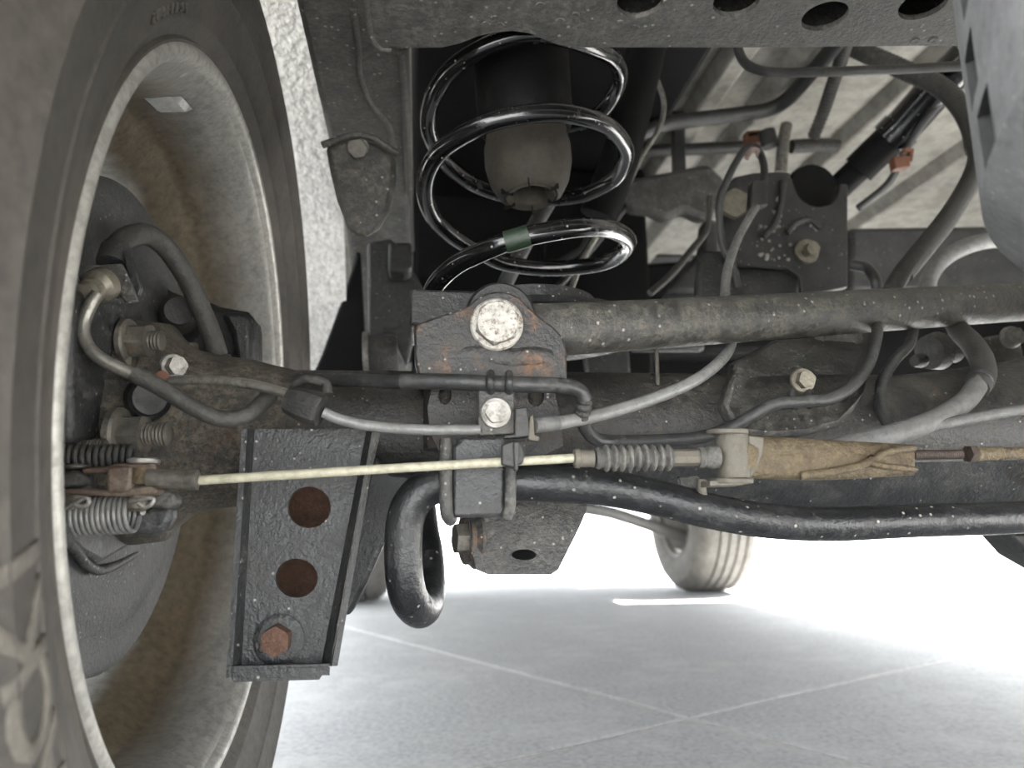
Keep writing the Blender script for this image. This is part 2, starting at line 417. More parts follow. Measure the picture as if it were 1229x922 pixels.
for k in range(6):
    t = radians(20+60*k); d = Vec((0, cos(t), sin(t))); e = Vec((0, -sin(t), cos(t)))
    V, Fc = [], []
    q = [WO+d*r+e*w_+Vec((x, 0, 0)) for r, w_, x in ((.075, -.030, -.204), (.15, -.022, -.206), (.211, -.030, -.208), (.211, .030, -.208), (.15, .022, -.206), (.075, .030, -.204))]
    add_plate(V, Fc, q, (-.014, 0, 0)); finish('spoke', V, Fc, M['rim'], rim, 30, .004)
# balance weight clipped to the top of the bead seat
V, Fc = [], []
t0 = radians(102)
for i in range(9):
    t = t0 + radians(-3.4 + 6.8*i/8); e = .0035*(1 - (abs(i-4)/4)**4) + .0006
    for q, x in ((.2165, -.018), (.2165-e, -.021), (.2150-e, -.037), (.2140, -.041)):
        V.append(WO + Vec((x, cos(t)*q, sin(t)*q)))
for i in range(8):
    for k in range(3):
        a = i*4+k; Fc.append((a, a+1, a+5, a+4))
Fc += [(0, 1, 2, 3), (32, 35, 34, 33)]
finish('balance_weight', V, Fc, M['weight'], rim, 40, label='pale clip-on balance weight')
# raised sidewall lettering
def side_x(r):
    pr = [(.249, .009), (.262, .0125), (.280, .0175), (.302, .0206), (.318, .018), (.34, .010)]
    for (a, b), (c, d) in zip(pr, pr[1:]):
        if a <= r <= c: return b+(d-b)*(r-a)/(c-a)
    return .0
def letters(txt, th0, r0, hgt, step, m, parent, up=.0012):
    for i, ch in enumerate(txt):
        if ch == ' ': continue
        cu = bpy.data.curves.new('letter', 'FONT'); cu.body = ch; cu.size = hgt*1.42; cu.resolution_u = 3; cu.offset = hgt*.03
        cu.align_x = 'CENTER'
        ob = bpy.data.objects.new('tmp', cu); COL.objects.link(ob)
        dg = bpy.context.evaluated_depsgraph_get(); me = bpy.data.meshes.new_from_object(ob.evaluated_get(dg))
        bpy.data.objects.remove(ob); bpy.data.curves.remove(cu)
        bm = bmesh.new(); bm.from_mesh(me)
        for _ in range(2):
            bmesh.ops.subdivide_edges(bm, edges=[e for e in bm.edges if e.calc_length() > hgt*.25], cuts=1)
        bmesh.ops.triangulate(bm, faces=bm.faces)
        r_ = bmesh.ops.extrude_face_region(bm, geom=bm.faces[:])
        for v in [g_ for g_ in r_['geom'] if isinstance(g_, bmesh.types.BMVert)]: v.co.z += 1
        th = th0 - step*i                      # seen from inboard the text runs clockwise
        for v in bm.verts:
            r = r0 + v.co.y; t = th - v.co.x/(r0+hgt*.5)
            x = side_x(r) + (up if v.co.z > .5 else -.001)
            v.co = WO + Vec((x, cos(t)*r, sin(t)*r)) - ORG[parent.name]
        bmesh.ops.recalc_face_normals(bm, faces=bm.faces)
        bm.to_mesh(me); bm.free(); me.name = 'letter'
        me.materials.clear(); me.materials.append(m)
        o = bpy.data.objects.new('letter', me); COL.objects.link(o); o.parent = parent
        if up > .001: o['label'] = 'raised sidewall letter'
letters('ACKI', radians(210.6), .2785, .030, radians(4.9), M['letter'], tyre)
letters('TUBELESS', radians(138), .2525, .0055, radians(1.9), M['tyre'], tyre, .0009)

# brake shield with stamped bulges, on the axle end
brk = thing('brake_shield', 'dark stamped brake dust shield inside the rear rim', 'brake shield', (-.20, WY, .2))
SO = Vec((-.20, WY, WZ))
def shield_r(i, t, r):
    return r
lathe('shield_plate', [(.158, -.016), (.160, -.004), (.161, .0), (.157, .002), (.148, .001), (.135, .003), (.118, .008), (.104, .006), (.094, .012), (.05, .014), (.04, -.02)], SO, (1, 0, 0), M['shield'], brk, 96, smooth=60)
V, Fc = [], []                                 # folded stiffening rib below the lever
add_tube(V, Fc, [PX(72, 640, -.190), PX(92, 662, -.188), PX(104, 678, -.188), PX(125, 684, -.188), PX(160, 665, -.19), PX(178, 648, -.194)], .003, 8, 6)
finish('stamped_rib', V, Fc, M['shield'], brk, 60)
V, Fc = [], []
add_plate(V, Fc, [PX(x, y, -.186) for x, y in ((72, 560), (72, 632), (100, 664), (122, 676), (170, 648), (200, 640), (208, 610), (200, 590), (150, 560))], (-.012, 0, 0))
finish('adjuster_boss', V, Fc, M['shield'], brk, 30, .003)
# ------------------------------------------------------------------ axle housing
axle = thing('axle_housing', 'dusty black rear axle tube with welded brackets', 'axle', (CX, WY, .33))
AO = Vec((0, WY, .376))
lathe('axle_tube', [(.0425, -.085), (.0425, .36), (.044, .38), (.049, .42), (.056, .47), (.085, .55), (.115, .62), (.12, .7)], AO, (1, 0, 0), M['axle'], axle, 64)
aend = lathe('hub_housing', [(.0425, -.084), (.046, -.10), (.050, -.115), (.052, -.135), (.056, -.150), (.066, -.163), (.073, -.168), (.075, -.186), (.06, -.19), (.04, -.2)], AO, (1, 0, 0), M['axleend'], axle, 64, smooth=50)
# cast flange ears round the hub
for ang in (150,):
    t = radians(ang); c = AO + Vec((-.176, cos(t)*.07, sin(t)*.07))
    lathe('flange_ear', [(.0155, -.009), (.0165, -.007), (.0165, .006), (.0145, .008)], c, (1, 0, 0), M['axleend'], aend, 24)
flg = plate('hub_flange', [PX(x, y, -.186) for x, y in ((60, 345), (100, 352), (132, 352), (128, 385), (110, 440), (99, 500), (96, 528), (62, 533))], (.010, 0, 0), M['darkgrey'], axle, bevel=.003)
# nuts and stud ends facing inboard
b1 = bolt('flange_nut', PX(152, 409, -.172), (1, -.12, -.02), .0105, .011, M['dullbolt'], axle, .013, .003, .0058, .008, .3)
b2 = bolt('flange_nut', PX(140, 522, -.168), (1, -.1, 0), .0115, .012, M['dullbolt'], axle, .0155, .004, .0068, .014, .1)
b3 = bolt('flange_nut', PX(212, 425, -.165), (1, -.2, -.1), .010, .009, M['dullbolt'], axle, .012, .003)
lathe('stud', thread(.0037, .022, .0016), PX(76, 537, -.188), (1, 0, .03), M['dullbolt'], axle, 20)
bolt('stud_nut', PX(70, 537, -.19), (1, 0, .03), .0065, .006, M['zinc'], axle)
lathe('rubber_plug', [(.0125, -.003), (.0135, .0), (.012, .004), (.0105, .002), (.0095, .0035), (.002, .004)], P(178, 478, .452), (.55, -.8, -.1), M['plastic'], axle, 40)

# panhard bracket with its big bolt
px = [(497, 398), (501, 388), (535, 376), (560, 368), (572, 358), (583, 352), (597, 349), (612, 351), (624, 357), (634, 367), (648, 380), (666, 393), (676, 405), (680, 420), (681, 456), (640, 458), (540, 458), (502, 452), (498, 430)]
pb = pplate('panhard_bracket', px, .43, .005, M['rustplate'], axle, bevel=.0015)
pplate('bracket_rear_plate', [(x, y) for x, y in px], .488, .005, M['black'], axle)
pplate('bracket_side', [(497, 398), (500, 398), (502, 452), (498, 440)], .432, .06, M['black'], axle, bevel=0)
V, Fc = [], []
add_tube(V, Fc, [P(540, 448, .4335), P(545, 432, .433), P(565, 426, .432), P(610, 430, .431), P(645, 428, .431), P(668, 432, .433)], .006, 10, 6, flat=.45)
finish('weld_bead', V, Fc, M['rustplate'], pb, 60)
obox('spring_seat', P(545, 384, .50), (.03, 0, 0), (0, .03, 0), (0, 0, .012), M['black'], axle, .002)
lathe('spring_perch', [(.088, 0), (.092, .004), (.088, .010), (.05, .012), (.05, .03), (.03, .034)], Vec((.0899, .575, .455)), (0, 0, 1), M['black'], axle, 48)
pplate('saddle_plate', [(522, 452), (540, 450), (600, 452), (650, 452), (664, 462), (672, 500), (676, 535), (650, 548), (530, 548), (516, 520), (513, 488)], .448, .006, M['rustplate'], axle,
       holes=((534, 474, 8, 12), (643, 476, 10, 12)), bevel=.002)
for x0, Y in ((534, .47), (643, .47)):
    lathe('saddle_lobe', [(.012, -.05), (.0135, -.047), (.0135, 0)], P(x0, 540, Y), (0, 0, -1), M['axle'], axle, 24)
bolt('clamp_bolt', P(576, 533, .442), (-.05, -.95, -.5), .0068, .008, M['dullbolt'], axle, .0105, .002)
big = bolt('panhard_bolt', P(596, 390, .4290), (-.05, -1, -.1), .0134, .0085, M['zincrust'], axle, .0158, .003, rot=.35, crown=.87, label='big pale bolt head with rust specks')

# outer lower bracket with lightening holes
def lt(x, y): return .0
px = [(300, 515), (440, 515), (437, 545), (425, 600), (410, 670), (398, 735), (385, 797), (283, 799), (281, 760), (288, 690), (293, 630), (297, 570)]
lbk = pplate('lower_bracket', px, .437, .004, M['darkgrey'], axle, holes=((371, 609, 26, 25), (356, 694, 25.5, 23.5)), bevel=.001)
def strip(name, p1, p2, p3, p4, m, parent, th, bevel=.0008):
    return plate(name, [P(*p1), P(*p2), P(*p3), P(*p4)], th, m, parent, bevel=0)
strip('left_flange', (299, 515, .437), (290, 515, .425), (272, 803, .425), (283, 800, .437), M['darkgrey'], lbk, (.003, 0, 0))
strip('right_flange', (440, 515, .437), (448, 515, .426), (398, 800, .422), (385, 799, .437), M['darkgrey'], lbk, (.003, .001, 0))
strip('right_lip', (447, 515, .426), (456, 520, .427), (404, 740, .424), (396, 800, .422), M['grime'], lbk, (0, .004, 0))
strip('bottom_lip', (272, 804, .424), (396, 801, .422), (385, 796, .438), (284, 799, .438), M['darkgrey'], lbk, (0, 0, -.004))
strip('bottom_edge', (272, 800, .424), (397, 797, .423), (383, 816, .423), (280, 819, .424), M['darkgrey'], lbk, (0, .003, 0))
box('bracket_back', (P(300, 600, .49).x, P(398, 600, .49).x), (.492, .496), (P(300, 790, .49).z, .37), M['rustbolt'], lbk, .001, label='rust-brown inner wall seen through the holes')
strip('bracket_side_wall', (446, 520, .437), (446, 540, .50), (398, 750, .50), (398, 790, .437), M['black'], lbk, (.003, 0, 0))
pplate('lower_truss', [(640, 560), (1300, 545), (1300, 612), (900, 612), (820, 600), (720, 590), (640, 585)], .492, .02, M['darkgrey'], axle, bevel=.004, tilt=lambda x, y: (y-560)*.0005)
bolt('bracket_bolt', P(334, 766, .436), (-.05, -1, -.08), .0082, .009, M['rustbolt'], axle, .0, .002, rot=.5, label='rusty hexagon bolt head')
lathe('bolt_boss', [(.0135, 0), (.0135, .0012), (.0115, .002), (.009, .002)], P(335, 768, .4365), (0, -1, 0), M['darkgrey'], axle, 32)
pplate('bracket_gusset', [(448, 540), (470, 566), (520, 575), (486, 610), (462, 650), (440, 700), (420, 740), (408, 738), (425, 640)], .475, .02, M['darkgrey'], axle, bevel=.003)

# lower arm bracket beneath the sway bar clamp
px = [(556, 600), (700, 590), (698, 612), (690, 632), (676, 660), (664, 684), (655, 690), (580, 690), (566, 684), (558, 650)]
ab = pplate('arm_bracket', [(p[0]+6, p[1]) for p in px], .47, .005, M['grime'], axle, holes=((629, 666, 15, 6.5),), bevel=.0015, tilt=lambda x, y: (690-y)*.00012)
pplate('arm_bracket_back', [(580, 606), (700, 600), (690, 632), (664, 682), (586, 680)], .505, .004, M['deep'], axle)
lathe('arm_washer', [(.019, 0), (.0195, .002), (.0165, .005), (.0165, .008), (.01, .008)], P(572, 646, .49), (-1, -.25, 0), M['rustplate'], axle, 40)
bolt('arm_bolt', P(566, 646, .485), (-1, -.2, 0), .0098, .008, M['dullbolt'], axle, .0125, .003)
box('arm_bracket_wall', (P(690, 640, .5).x-.03, P(690, 640, .5).x-.026), (.48, .53), (.30, .35), M['grime'], axle)

# bracket on the axle right of centre (pipe clip bolted to it)
px = [(885, 432), (930, 408), (1052, 398), (1046, 440), (1038, 470), (1028, 492), (1010, 510), (970, 522), (920, 525), (886, 520), (870, 485)]
rbk = pplate('link_bracket', px, .474, .02, M['grime'], axle, bevel=.004, tilt=lambda x, y: max(0, 445-y)*.0023)
lathe('link_boss', [(.02, 0), (.021, .003), (.015, .006), (.012, .004)], P(1004, 406, .565), (0, -1, -.1), M['grime'], axle, 32)
bolt('clip_bolt', P(963, 457, .473), (-.05, -1, -.05), .0062, .006, M['goldbolt'], axle, .0085, .002)
tube('clip_band', [P(950, 470, .474), P(950, 478, .466), P(951, 488, .470)], .0028, M['darkgrey'], axle, 8)
tube('clip_band', [P(971, 470, .474), P(971, 478, .466), P(972, 488, .470)], .0028, M['darkgrey'], axle, 8)
lathe('vent_stub', [(.0016, 0), (.0016, .05), (.001, .051)], P(790, 472, .50), (.01, 0, 1), M['dullbolt'], axle, 10)

# ------------------------------------------------------------------ panhard rod
pr = thing('panhard_rod', 'thick dusty steel panhard rod running across to the right', 'suspension rod', P(940, 380, .5))
tube('rod_tube', [P(628, 396, .462), P(700, 394, .468), P(950, 379, .52), P(1229, 362, .585), P(1420, 352, .63)], .0172, M['rod'], pr, 32, 8)
lathe('rod_eye', [(.020, -.022), (.022, -.019), (.022, .019), (.020, .022)], P(597, 390, .462), (0, 1, 0), M['black'], pr, 40)

# ------------------------------------------------------------------ coil spring
SP = [(516, 372, 185), (521, 345, 200), (545, 320, 217), (575, 304, 235), (610, 290, 253), (650, 280, 272), (700, 273, 297), (738, 277, 327), (754, 291, 360), (738, 310, 395), (706, 319, 418), (657, 322, 445),
      (610, 317, 468), (584, 307, 482), (558, 293, 497), (540, 281, 507), (521, 262, 520), (511, 238, 538), (511, 214, 555), (520, 192, 570), (537, 174, 582), (571, 154, 600), (605, 142, 617), (649, 136, 635),
      (688, 138, 653), (727, 150, 677), (747, 171, 702), (751, 189, 720), (740, 212, 742), (714, 228, 762), (688, 236, 777), (630, 239, 805), (579, 226, 832), (548, 207, 852), (529, 187, 868), (516, 161, 888),
      (514, 137, 903), (522, 111, 922), (540, 85, 940), (571, 62, 960), (605, 47, 977), (640, 41, 993), (680, 46, 1015), (714, 58, 1040), (735, 70, 1060), (744, 88, 1080), (738, 111, 1105), (720, 135, 1125), (690, 150, 1145), (640, 150, 1175)]
def spy(t): return .577 + .0795*sin(radians(t)) + .117*.0863*(t-360)/360
coil = thing('coil_spring', 'glossy black coil spring standing above the axle', 'spring', (.09, .577, .46))
spts = [P(514, 392, spy(178))] + [P(x, y, spy(t)) for x, y, t in SP]
tube('coil', spts, .0072, M['gloss'], coil, 16, 5, smooth=80)
gm = [P(607, 291, spy(251)), P(621, 287, spy(258)), P(634, 283, spy(265))]
tube('paint_mark', gm, .0079, M['green'], coil, 16, 4, label='faint green paint mark')

bs = thing('bump_stop', 'brown rubber bump stop inside the coil spring', 'bump stop', P(637, 240, .575))
bo = P(637, 236, .575); bax = Vec((-.03, .10, 1)).normalized()
lathe('rubber_cone', [(.010, .03), (.0135, .012), (.0150, .001), (.0200, -.0015), (.021, .001), (.0225, -.0005), (.027, .003), (.033, .014), (.0365, .030), (.0365, .045), (.034, .055), (.034, .075)], bo, bax, M['stop'], bs, 48, caps=True)
for k in range(6):
    a, b, c = frame(bax); t = radians(18+60*k); d = a*cos(t)+b*sin(t); e = c.cross(d)
    obox('slit', bo + d*.0215 - c*.0004, d*.0055, e*.00055, c*.0022, M['deep'], bs, 0)
lathe('stop_cup', [(.034, .06), (.039, .066), (.041, .085), (.042, .14), (.046, .16), (.046, .2)], bo, bax, M['deep'], bs, 48)

# ------------------------------------------------------------------ frame rail and crossmember
rail = thing('frame_rail', 'grey-black chassis rail rising beside the rear tyre', 'frame rail', (-.05, .6, .7))
ZR = .70
prof = [(-.12, ZR+.02), (.30, ZR), (.82, ZR), (.93, ZR-.02), (1.25, ZR-.12), (1.6, ZR-.15), (2.5, ZR-.15)]
V, Fc = [], []
for y, z in prof:
    for x, dz in ((-.094, .0), (-.012, .0), (-.012, .115), (-.094, .115)): V.append((x, y, z+dz))
for i in range(len(prof)-1):
    for k in range(4):
        l = (k+1) % 4; Fc.append((i*4+k, i*4+l, i*4+4+l, i*4+4+k))
Fc += [(0, 1, 2, 3), tuple(len(V)-4+k for k in (3, 2, 1, 0))]
finish('rail_box', V, Fc, M['frame'], rail, 30, .006)
tube('weld_seam', [PZ(424, 10, ZR), PZ(430, 60, ZR), PZ(432, 90, ZR), PZ(445, 125, ZR), PZ(466, 150, ZR), PZ(472, 175, ZR)], .0028, M['frame'], rail, 8, 6)
tube('seam_flange', [PZ(482, 62, ZR), PZ(486, 120, ZR), PZ(490, 200, ZR), PZ(494, 300, ZR)], .004, M['frame'], rail, 8, 4)
# side gusset and lower cup dropping off the rail ahead of the axle
pplate('rail_gusset', [(431, 285), (434, 330), (440, 450), (374, 452), (386, 425), (408, 365), (426, 310)], .965, .02, M['deep'], rail, bevel=.004)
pplate('arm_hanger', [(440, 290), (470, 285), (500, 330), (510, 350), (498, 400), (488, 440), (470, 402), (462, 398), (450, 415), (442, 420)], .86, .03, M['darkgrey'], rail, bevel=.006)
pplate('hanger_box', [(466, 290), (494, 290), (495, 322), (488, 328), (466, 327)], .80, .03, M['black'], rail, bevel=.004)
lathe('bush_sleeve', [(.022, -.018), (.024, -.014), (.024, .014), (.022, .018)], P(458, 428, .84), (1, 0, .05), M['grime'], rail, 28)
lathe('bush_rim', [(.028, -.003), (.028, .003)], P(440, 428, .84), (1, 0, .05), M['zinc'], rail, 28)

# tongue bracket bolted under the rail
tb = thing('stop_bracket', 'dark tongue-shaped bracket bolted under the chassis rail', 'bracket', P(432, 280, .62))
px = [(390, 172), (412, 167), (432, 165), (452, 171), (475, 186), (475, 215), (468, 250), (455, 272), (440, 281), (428, 280), (416, 268), (404, 238), (396, 205)]
pplate('tongue', px, .625, .012, M['rod'], tb, bevel=.005)
tube('flange', PL([(387, 174, .622), (404, 168, .618), (420, 163, .616), (434, 162, .616), (450, 167, .617), (464, 176, .619), (478, 185, .622)]), .0032, M['rod'], tb, 10, 5)
bolt('bracket_bolt', P(430, 177, .624), (.02, -.85, -.55), .0085, .009, M['dullbolt'], tb, .0098, .002)
tube('tip_weld', [P(424, 262, .635), P(434, 272, .635), P(446, 268, .635)], .007, M['rod'], tb, 8)

xm = thing('rear_crossmember', 'flat dusty grey crossmember with round holes along the top', 'crossmember', (.15, .46, .66))
ZX = .66
edge = [(443, 30), (447, 48), (454, 57), (470, 58), (530, 57), (552, 52), (572, 44), (592, 39), (615, 37), (636, 40), (655, 48), (672, 54), (692, 57), (900, 57), (1100, 55), (1170, 55)]
e3 = [PZ(x, y, ZX) for x, y in edge]
outer = e3 + [Vec((e3[-1].x, .40, ZX)), Vec((e3[0].x, .30, ZX))]
hs = []
for x, y in ((768, 3), (884, 2), (990, 20), (1108, 6)):
    c = PZ(x, y, ZX); hs.append([c+Vec((cos(t*pi/14), sin(t*pi/14), 0))*.0158 for t in range(28)])
plate('bottom_plate', outer, (0, 0, .004), M['frame'], xm, hs, .0012)
plate('top_plate', [p+Vec((0, 0, .07)) for p in outer], (0, 0, .004), M['deep'], xm)
V, Fc = [], []
for i, p in enumerate(outer):
    V += [p+Vec((0, 0, .002)), p+Vec((0, 0, .072))]
k = len(outer)
for i in range(k):
    j = (i+1) % k; Fc.append((2*i, 2*j, 2*j+1, 2*i+1))
finish('web', V, Fc, M['frame'], xm, 30)
for x, y in ((990, 20),):
    c = PZ(x, y, ZX)
tube('end_seam', [PZ(437, -30, ZX), PZ(441, 10, ZX), PZ(446, 44, ZX), PZ(456, 58, ZX), PZ(470, 60, ZX)], .0022, M['frame'], xm, 8)
for x, y in ((594, 22), (583, 29), (600, 30), (648, 6), (672, 25), (762, 33), (745, 27), (690, 18), (1098, 49), (1120, 48)):
    c = PZ(x, y, ZX)
    lathe('paint_blister', [(.0034, 0), (.0030, -.0008), (.0018, -.0009), (.0006, -.0004)], c, (0, 0, 1), M['frame'], xm, 14)

# ------------------------------------------------------------------ sway bar and clamp
sb = thing('sway_bar', 'black curved sway bar sweeping under the axle to a loop', 'sway bar', P(800, 640, .43))
bar = [P(*p) for p in ((1420, 612, .47), (1229, 621, .455), (1100, 625, .447), (1000, 629, .44), (920, 625, .432), (850, 613, .426), (790, 598, .423), (730, 586, .421), (670, 581, .42), (600, 579, .42), (550, 579, .42),
       (520, 583, .421), (500, 596, .422), (488, 618, .423), (484, 650, .424), (485, 690, .427), (491, 718, .434), (503, 732, .452), (512, 724, .478), (515, 700, .497), (513, 665, .512), (508, 635, .522), (504, 600, .53))]
tube('bar', bar, .0104, M['bar'], sb, 24, 6, smooth=80)
sc = thing('sway_bar_clamp', 'grey steel saddle clamp holding the sway bar to the axle', 'clamp', P(575, 620, .41))
pplate('saddle', [(543, 536), (556, 524), (606, 524), (606, 618), (600, 620), (546, 622), (543, 618)], .402, .012, M['darkgrey'], sc, bevel=.002)
tube('clamp_edge', [P(535, 528, .405), P(535, 560, .403), P(535, 600, .402), P(537, 618, .404), P(541, 624, .410)], .0036, M['grime'], sc, 10)
tube('clamp_edge', [P(613, 552, .402), P(613, 580, .401), P(612, 606, .401), P(608, 622, .403)], .0030, M['grime'], sc, 10)
pplate('clamp_web', [(604, 540), (617, 545), (619, 615), (612, 626), (604, 618)], .404, .02, M['black'], sc, bevel=.001)
pplate('rubber_bush', [(541, 556), (610, 556), (610, 612), (541, 614)], .412, .02, M['rubber'], sc, bevel=.003)

# ------------------------------------------------------------------ brake pipes, sensor cable and clips
hp = thing('brake_pipe', 'black brake pipe running along the top of the axle', 'brake pipe', P(600, 460, .42))
tube('pipe', PL([(380, 456, .47), (430, 457, .45), (485, 459, .432)]), .0042, M['blackline'], hp, 10)
tube('sleeve', PL([(482, 458, .426), (520, 458, .420), (560, 459, .414), (600, 461, .411), (650, 462, .414), (680, 464, .418), (696, 470, .42), (702, 481, .422)]), .0046, M['blackline'], hp, 14)
tube('flex_section', PL([(702, 479, .422), (700, 490, .424), (697, 500, .428)]), .0050, M['rubber'], hp, 14, ridge=.14, pitch=.003)
tube('pipe_lower', PL([(697, 498, .428), (702, 512, .436), (713, 526, .445), (735, 530, .455), (790, 529, .462), (840, 525, .465), (880, 512, .464), (915, 492, .46), (935, 484, .458), (965, 482, .458), (995, 479, .46), (1022, 464, .47), (1042, 438, .49), (1052, 405, .51), (1052, 385, .54)]), .0042, M['blackline'], hp, 12)

cb = thing('pipe_clip', 'square grey steel clip with a silver bolt on the axle', 'clip', P(595, 520, .42))
pplate('clip_plate', [(574, 468), (617, 466), (618, 521), (574, 523)], .412, .003, M['grime'], cb, bevel=.0008)
tube('clip_loop', PL([(589, 470, .413), (588, 464, .404), (588, 455, .403), (589, 448, .412)]), .0023, M['darkgrey'], cb, 10)
tube('clip_loop', PL([(611, 470, .413), (611, 464, .404), (611, 455, .403), (611, 449, .412)]), .0023, M['darkgrey'], cb, 10)
bolt('clip_bolt', P(595, 496, .4115), (-.03, -1, -.04), .0064, .0058, M['zinc'], cb, .0088, .0022, rot=.1, label='silver hexagon flange bolt')
pplate('clip_box', [(618, 490), (633, 488), (637, 524), (604, 527), (606, 522), (618, 521)], .408, .008, M['plastic'], cb, bevel=.0008)
pplate('retainer_leaf', [(636, 500), (640, 497), (642, 522), (648, 524), (646, 530), (634, 528)], .408, .006, M['clevis'], cb, bevel=.0006)

sc1 = thing('sensor_cable', 'pale grey sensor cable looping from axle clip up behind the rod', 'cable', P(700, 500, .43))
tube('cable', PL([(640, 511, .414), (665, 509, .42), (720, 498, .435), (780, 480, .452), (830, 459, .462), (862, 436, .482), (877, 414, .52), (875, 390, .548), (870, 355, .58), (874, 320, .61), (886, 286, .645), (899, 262, .67), (908, 248, .69)]), .0040, M['greycable'], sc1, 12)
tube('cable_boot', PL([(640, 511, .413), (668, 508, .421)]), .0046, M['greyhose'], sc1, 12)
tube('upper_loop', PL([(912, 240, .70), (917, 214, .72), (916, 195, .73), (908, 178, .74), (896, 178, .745), (884, 194, .75), (872, 218, .755), (864, 242, .76), (866, 290, .77), (880, 320, .775), (886, 345, .78)]), .0042, M['blackline'], sc1, 12)
tube('pale_sleeve', PL([(896, 190, .735), (902, 180, .735), (909, 181, .735), (911, 189, .735)]), .0030, M['pink'], sc1, 10)
pplate('cable_clip', [(903, 217), (921, 215), (922, 246), (901, 249)], .685, .012, M['plastic'], sc1, bevel=.0015)

sc2 = thing('brake_sensor_lead', 'grey lead along the axle into a black rubber grommet', 'cable', P(370, 480, .43))
tube('lead', PL([(205, 457, .435), (230, 456, .43), (265, 457, .425), (300, 461, .42), (330, 468, .415), (348, 474, .412)]), .0027, M['steelline'], sc2, 12)
V, Fc = [], []
ga = P(394, 494, .408)-P(343, 477, .412)
lathe('grommet', [(.003, 0), (.0072, .001), (.0078, .004), (.0090, .010), (.0094, .018), (.0088, .021), (.003, .0215)], P(343, 479, .412), ga, M['rubber'], sc2, 8, smooth=30)
tube('grommet_strap', PL([(352, 462, .418), (368, 455, .414), (390, 460, .412), (394, 474, .410)]), .0028, M['rubber'], sc2, 8)
tube('lead_tail', PL([(388, 495, .409), (410, 504, .41), (450, 512, .411), (510, 516, .412), (576, 516, .413)]), .0030, M['greycable'], sc2, 12)

# brake hose bracket, steel line and hose at the hub
bl = thing('brake_line', 'bent steel brake line running into a black sleeve near the hub', 'brake line', P(110, 360, .41))
tube('line', PL([(118, 352, .405), (110, 364, .405), (101, 385, .405), (101, 405, .405), (112, 423, .405), (132, 437, .407), (162, 450, .41)]), .0034, M['steelline'], bl, 12)
tube('line_sleeve', PL([(160, 448, .41), (190, 464, .412), (230, 488, .415), (258, 501, .418), (280, 503, .42), (302, 495, .425), (325, 474, .435)]), .0046, M['hose'], bl, 14)
bo2 = P(120, 343, .418); dx = P(110, 364, .405)-P(122, 338, .42)
lathe('line_fitting', [(.0095, -.004), (.0095, .002), (.0078, .0035), (.0066, .005), (.0066, .009), (.0056, .0095), (.0056, .0150), (.0034, .016)], bo2, (-.22, -.75, -.55), M['goldbolt'], bl, 24, smooth=30)
hb = thing('hose_bracket', 'flat grey steel bracket plate holding the brake line fitting', 'bracket', P(125, 350, .43))
pplate('plate', [(87, 319), (146, 316), (155, 334), (166, 361), (150, 364), (141, 346), (130, 362), (112, 364), (104, 352)], .428, .003, M['grime'], hb, bevel=.0008)
pplate('clip_tab', [(146, 300), (160, 310), (170, 345), (166, 356), (160, 352), (152, 325)], .436, .004, M['darkgrey'], hb, bevel=.001)
bh = thing('brake_hose', 'thick black rubber brake hose arching behind the hub bracket', 'hose', P(150, 300, .45))
tube('hose', PL([(138, 312, .445), (140, 298, .45), (152, 286, .46), (174, 281, .475), (198, 296, .49), (222, 330, .505), (242, 372, .52), (256, 408, .53), (265, 440, .54), (268, 470, .545)]), .0068, M['hose'], bh, 16)
tube('hose_end', PL([(134, 318, .444), (137, 310, .446), (140, 300, .45)]), .0088, M['darkgrey'], bh, 12)
lathe('hose_collar', [(.0082, 0), (.009, .003), (.009, .010), (.0078, .014)], P(262, 428, .535), P(268, 450, .54)-P(262, 428, .535), M['blackline'], bh, 20)
cp = thing('caliper_bracket', 'black cast caliper bracket between hub and far rim wall', 'caliper', P(270, 440, .60))
pplate('casting', [(176, 300), (188, 318), (196, 345), (215, 352), (240, 356), (262, 366), (296, 372), (304, 378), (304, 450), (236, 450), (210, 440), (190, 400), (165, 340), (160, 310)], .585, .04, M['black'], cp, bevel=.006)
pplate('casting_ear', [(262, 372), (300, 374), (304, 384), (304, 448), (284, 450), (276, 400)], .56, .03, M['black'], cp, bevel=.005)
lathe('pin_boot', [(.012, 0), (.014, .004), (.011, .010), (.013, .016), (.010, .022)], P(214, 382, .56), (.3, -.9, 0), M['rubber'], cp, 20)
sv = bolt('bleed_bolt', P(207, 440, .452), (.62, -.75, -.1), .0058, .007, M['zinc'], axle, .0075, .002, label='bright silver bolt head')
lathe('plug_tag', [(.004, 0), (.004, .003), (.002, .0035)], P(195, 454, .448), (.2, -.9, 0), M['orange'], axle, 12)

# ------------------------------------------------------------------ parking brake lever, springs, cable
pk = thing('brake_lever', 'rusty brown parking brake lever linkage beside the rim edge', 'lever', P(130, 600, .40))
YL = .398
pplate('lever_arm', [(66, 566), (92, 564), (104, 570), (104, 580), (92, 586), (66, 586)], YL, .008, M['grime'], pk, bevel=.002)
pplate('link_top', [(98, 562), (126, 560), (140, 556), (186, 556), (188, 564), (140, 566), (126, 568), (98, 568)], YL-.006, .012, M['brownlink'], pk, bevel=.001)
pplate('link_bottom', [(74, 590), (84, 586), (128, 588), (180, 583), (190, 588), (186, 594), (140, 596), (84, 594)], YL-.006, .012, M['brownlink'], pk, bevel=.001)
pplate('link_bridge', [(128, 560), (158, 559), (156, 584), (152, 590), (128, 592), (127, 576)], YL-.009, .006, M['brownlink'], pk, bevel=.0015)
lathe('pivot_pin', [(.0075, 0), (.008, .001), (.008, .0022), (.006, .003)], P(172, 557, YL+.003), (0, 0, 1), M['zinc'], pk, 28)
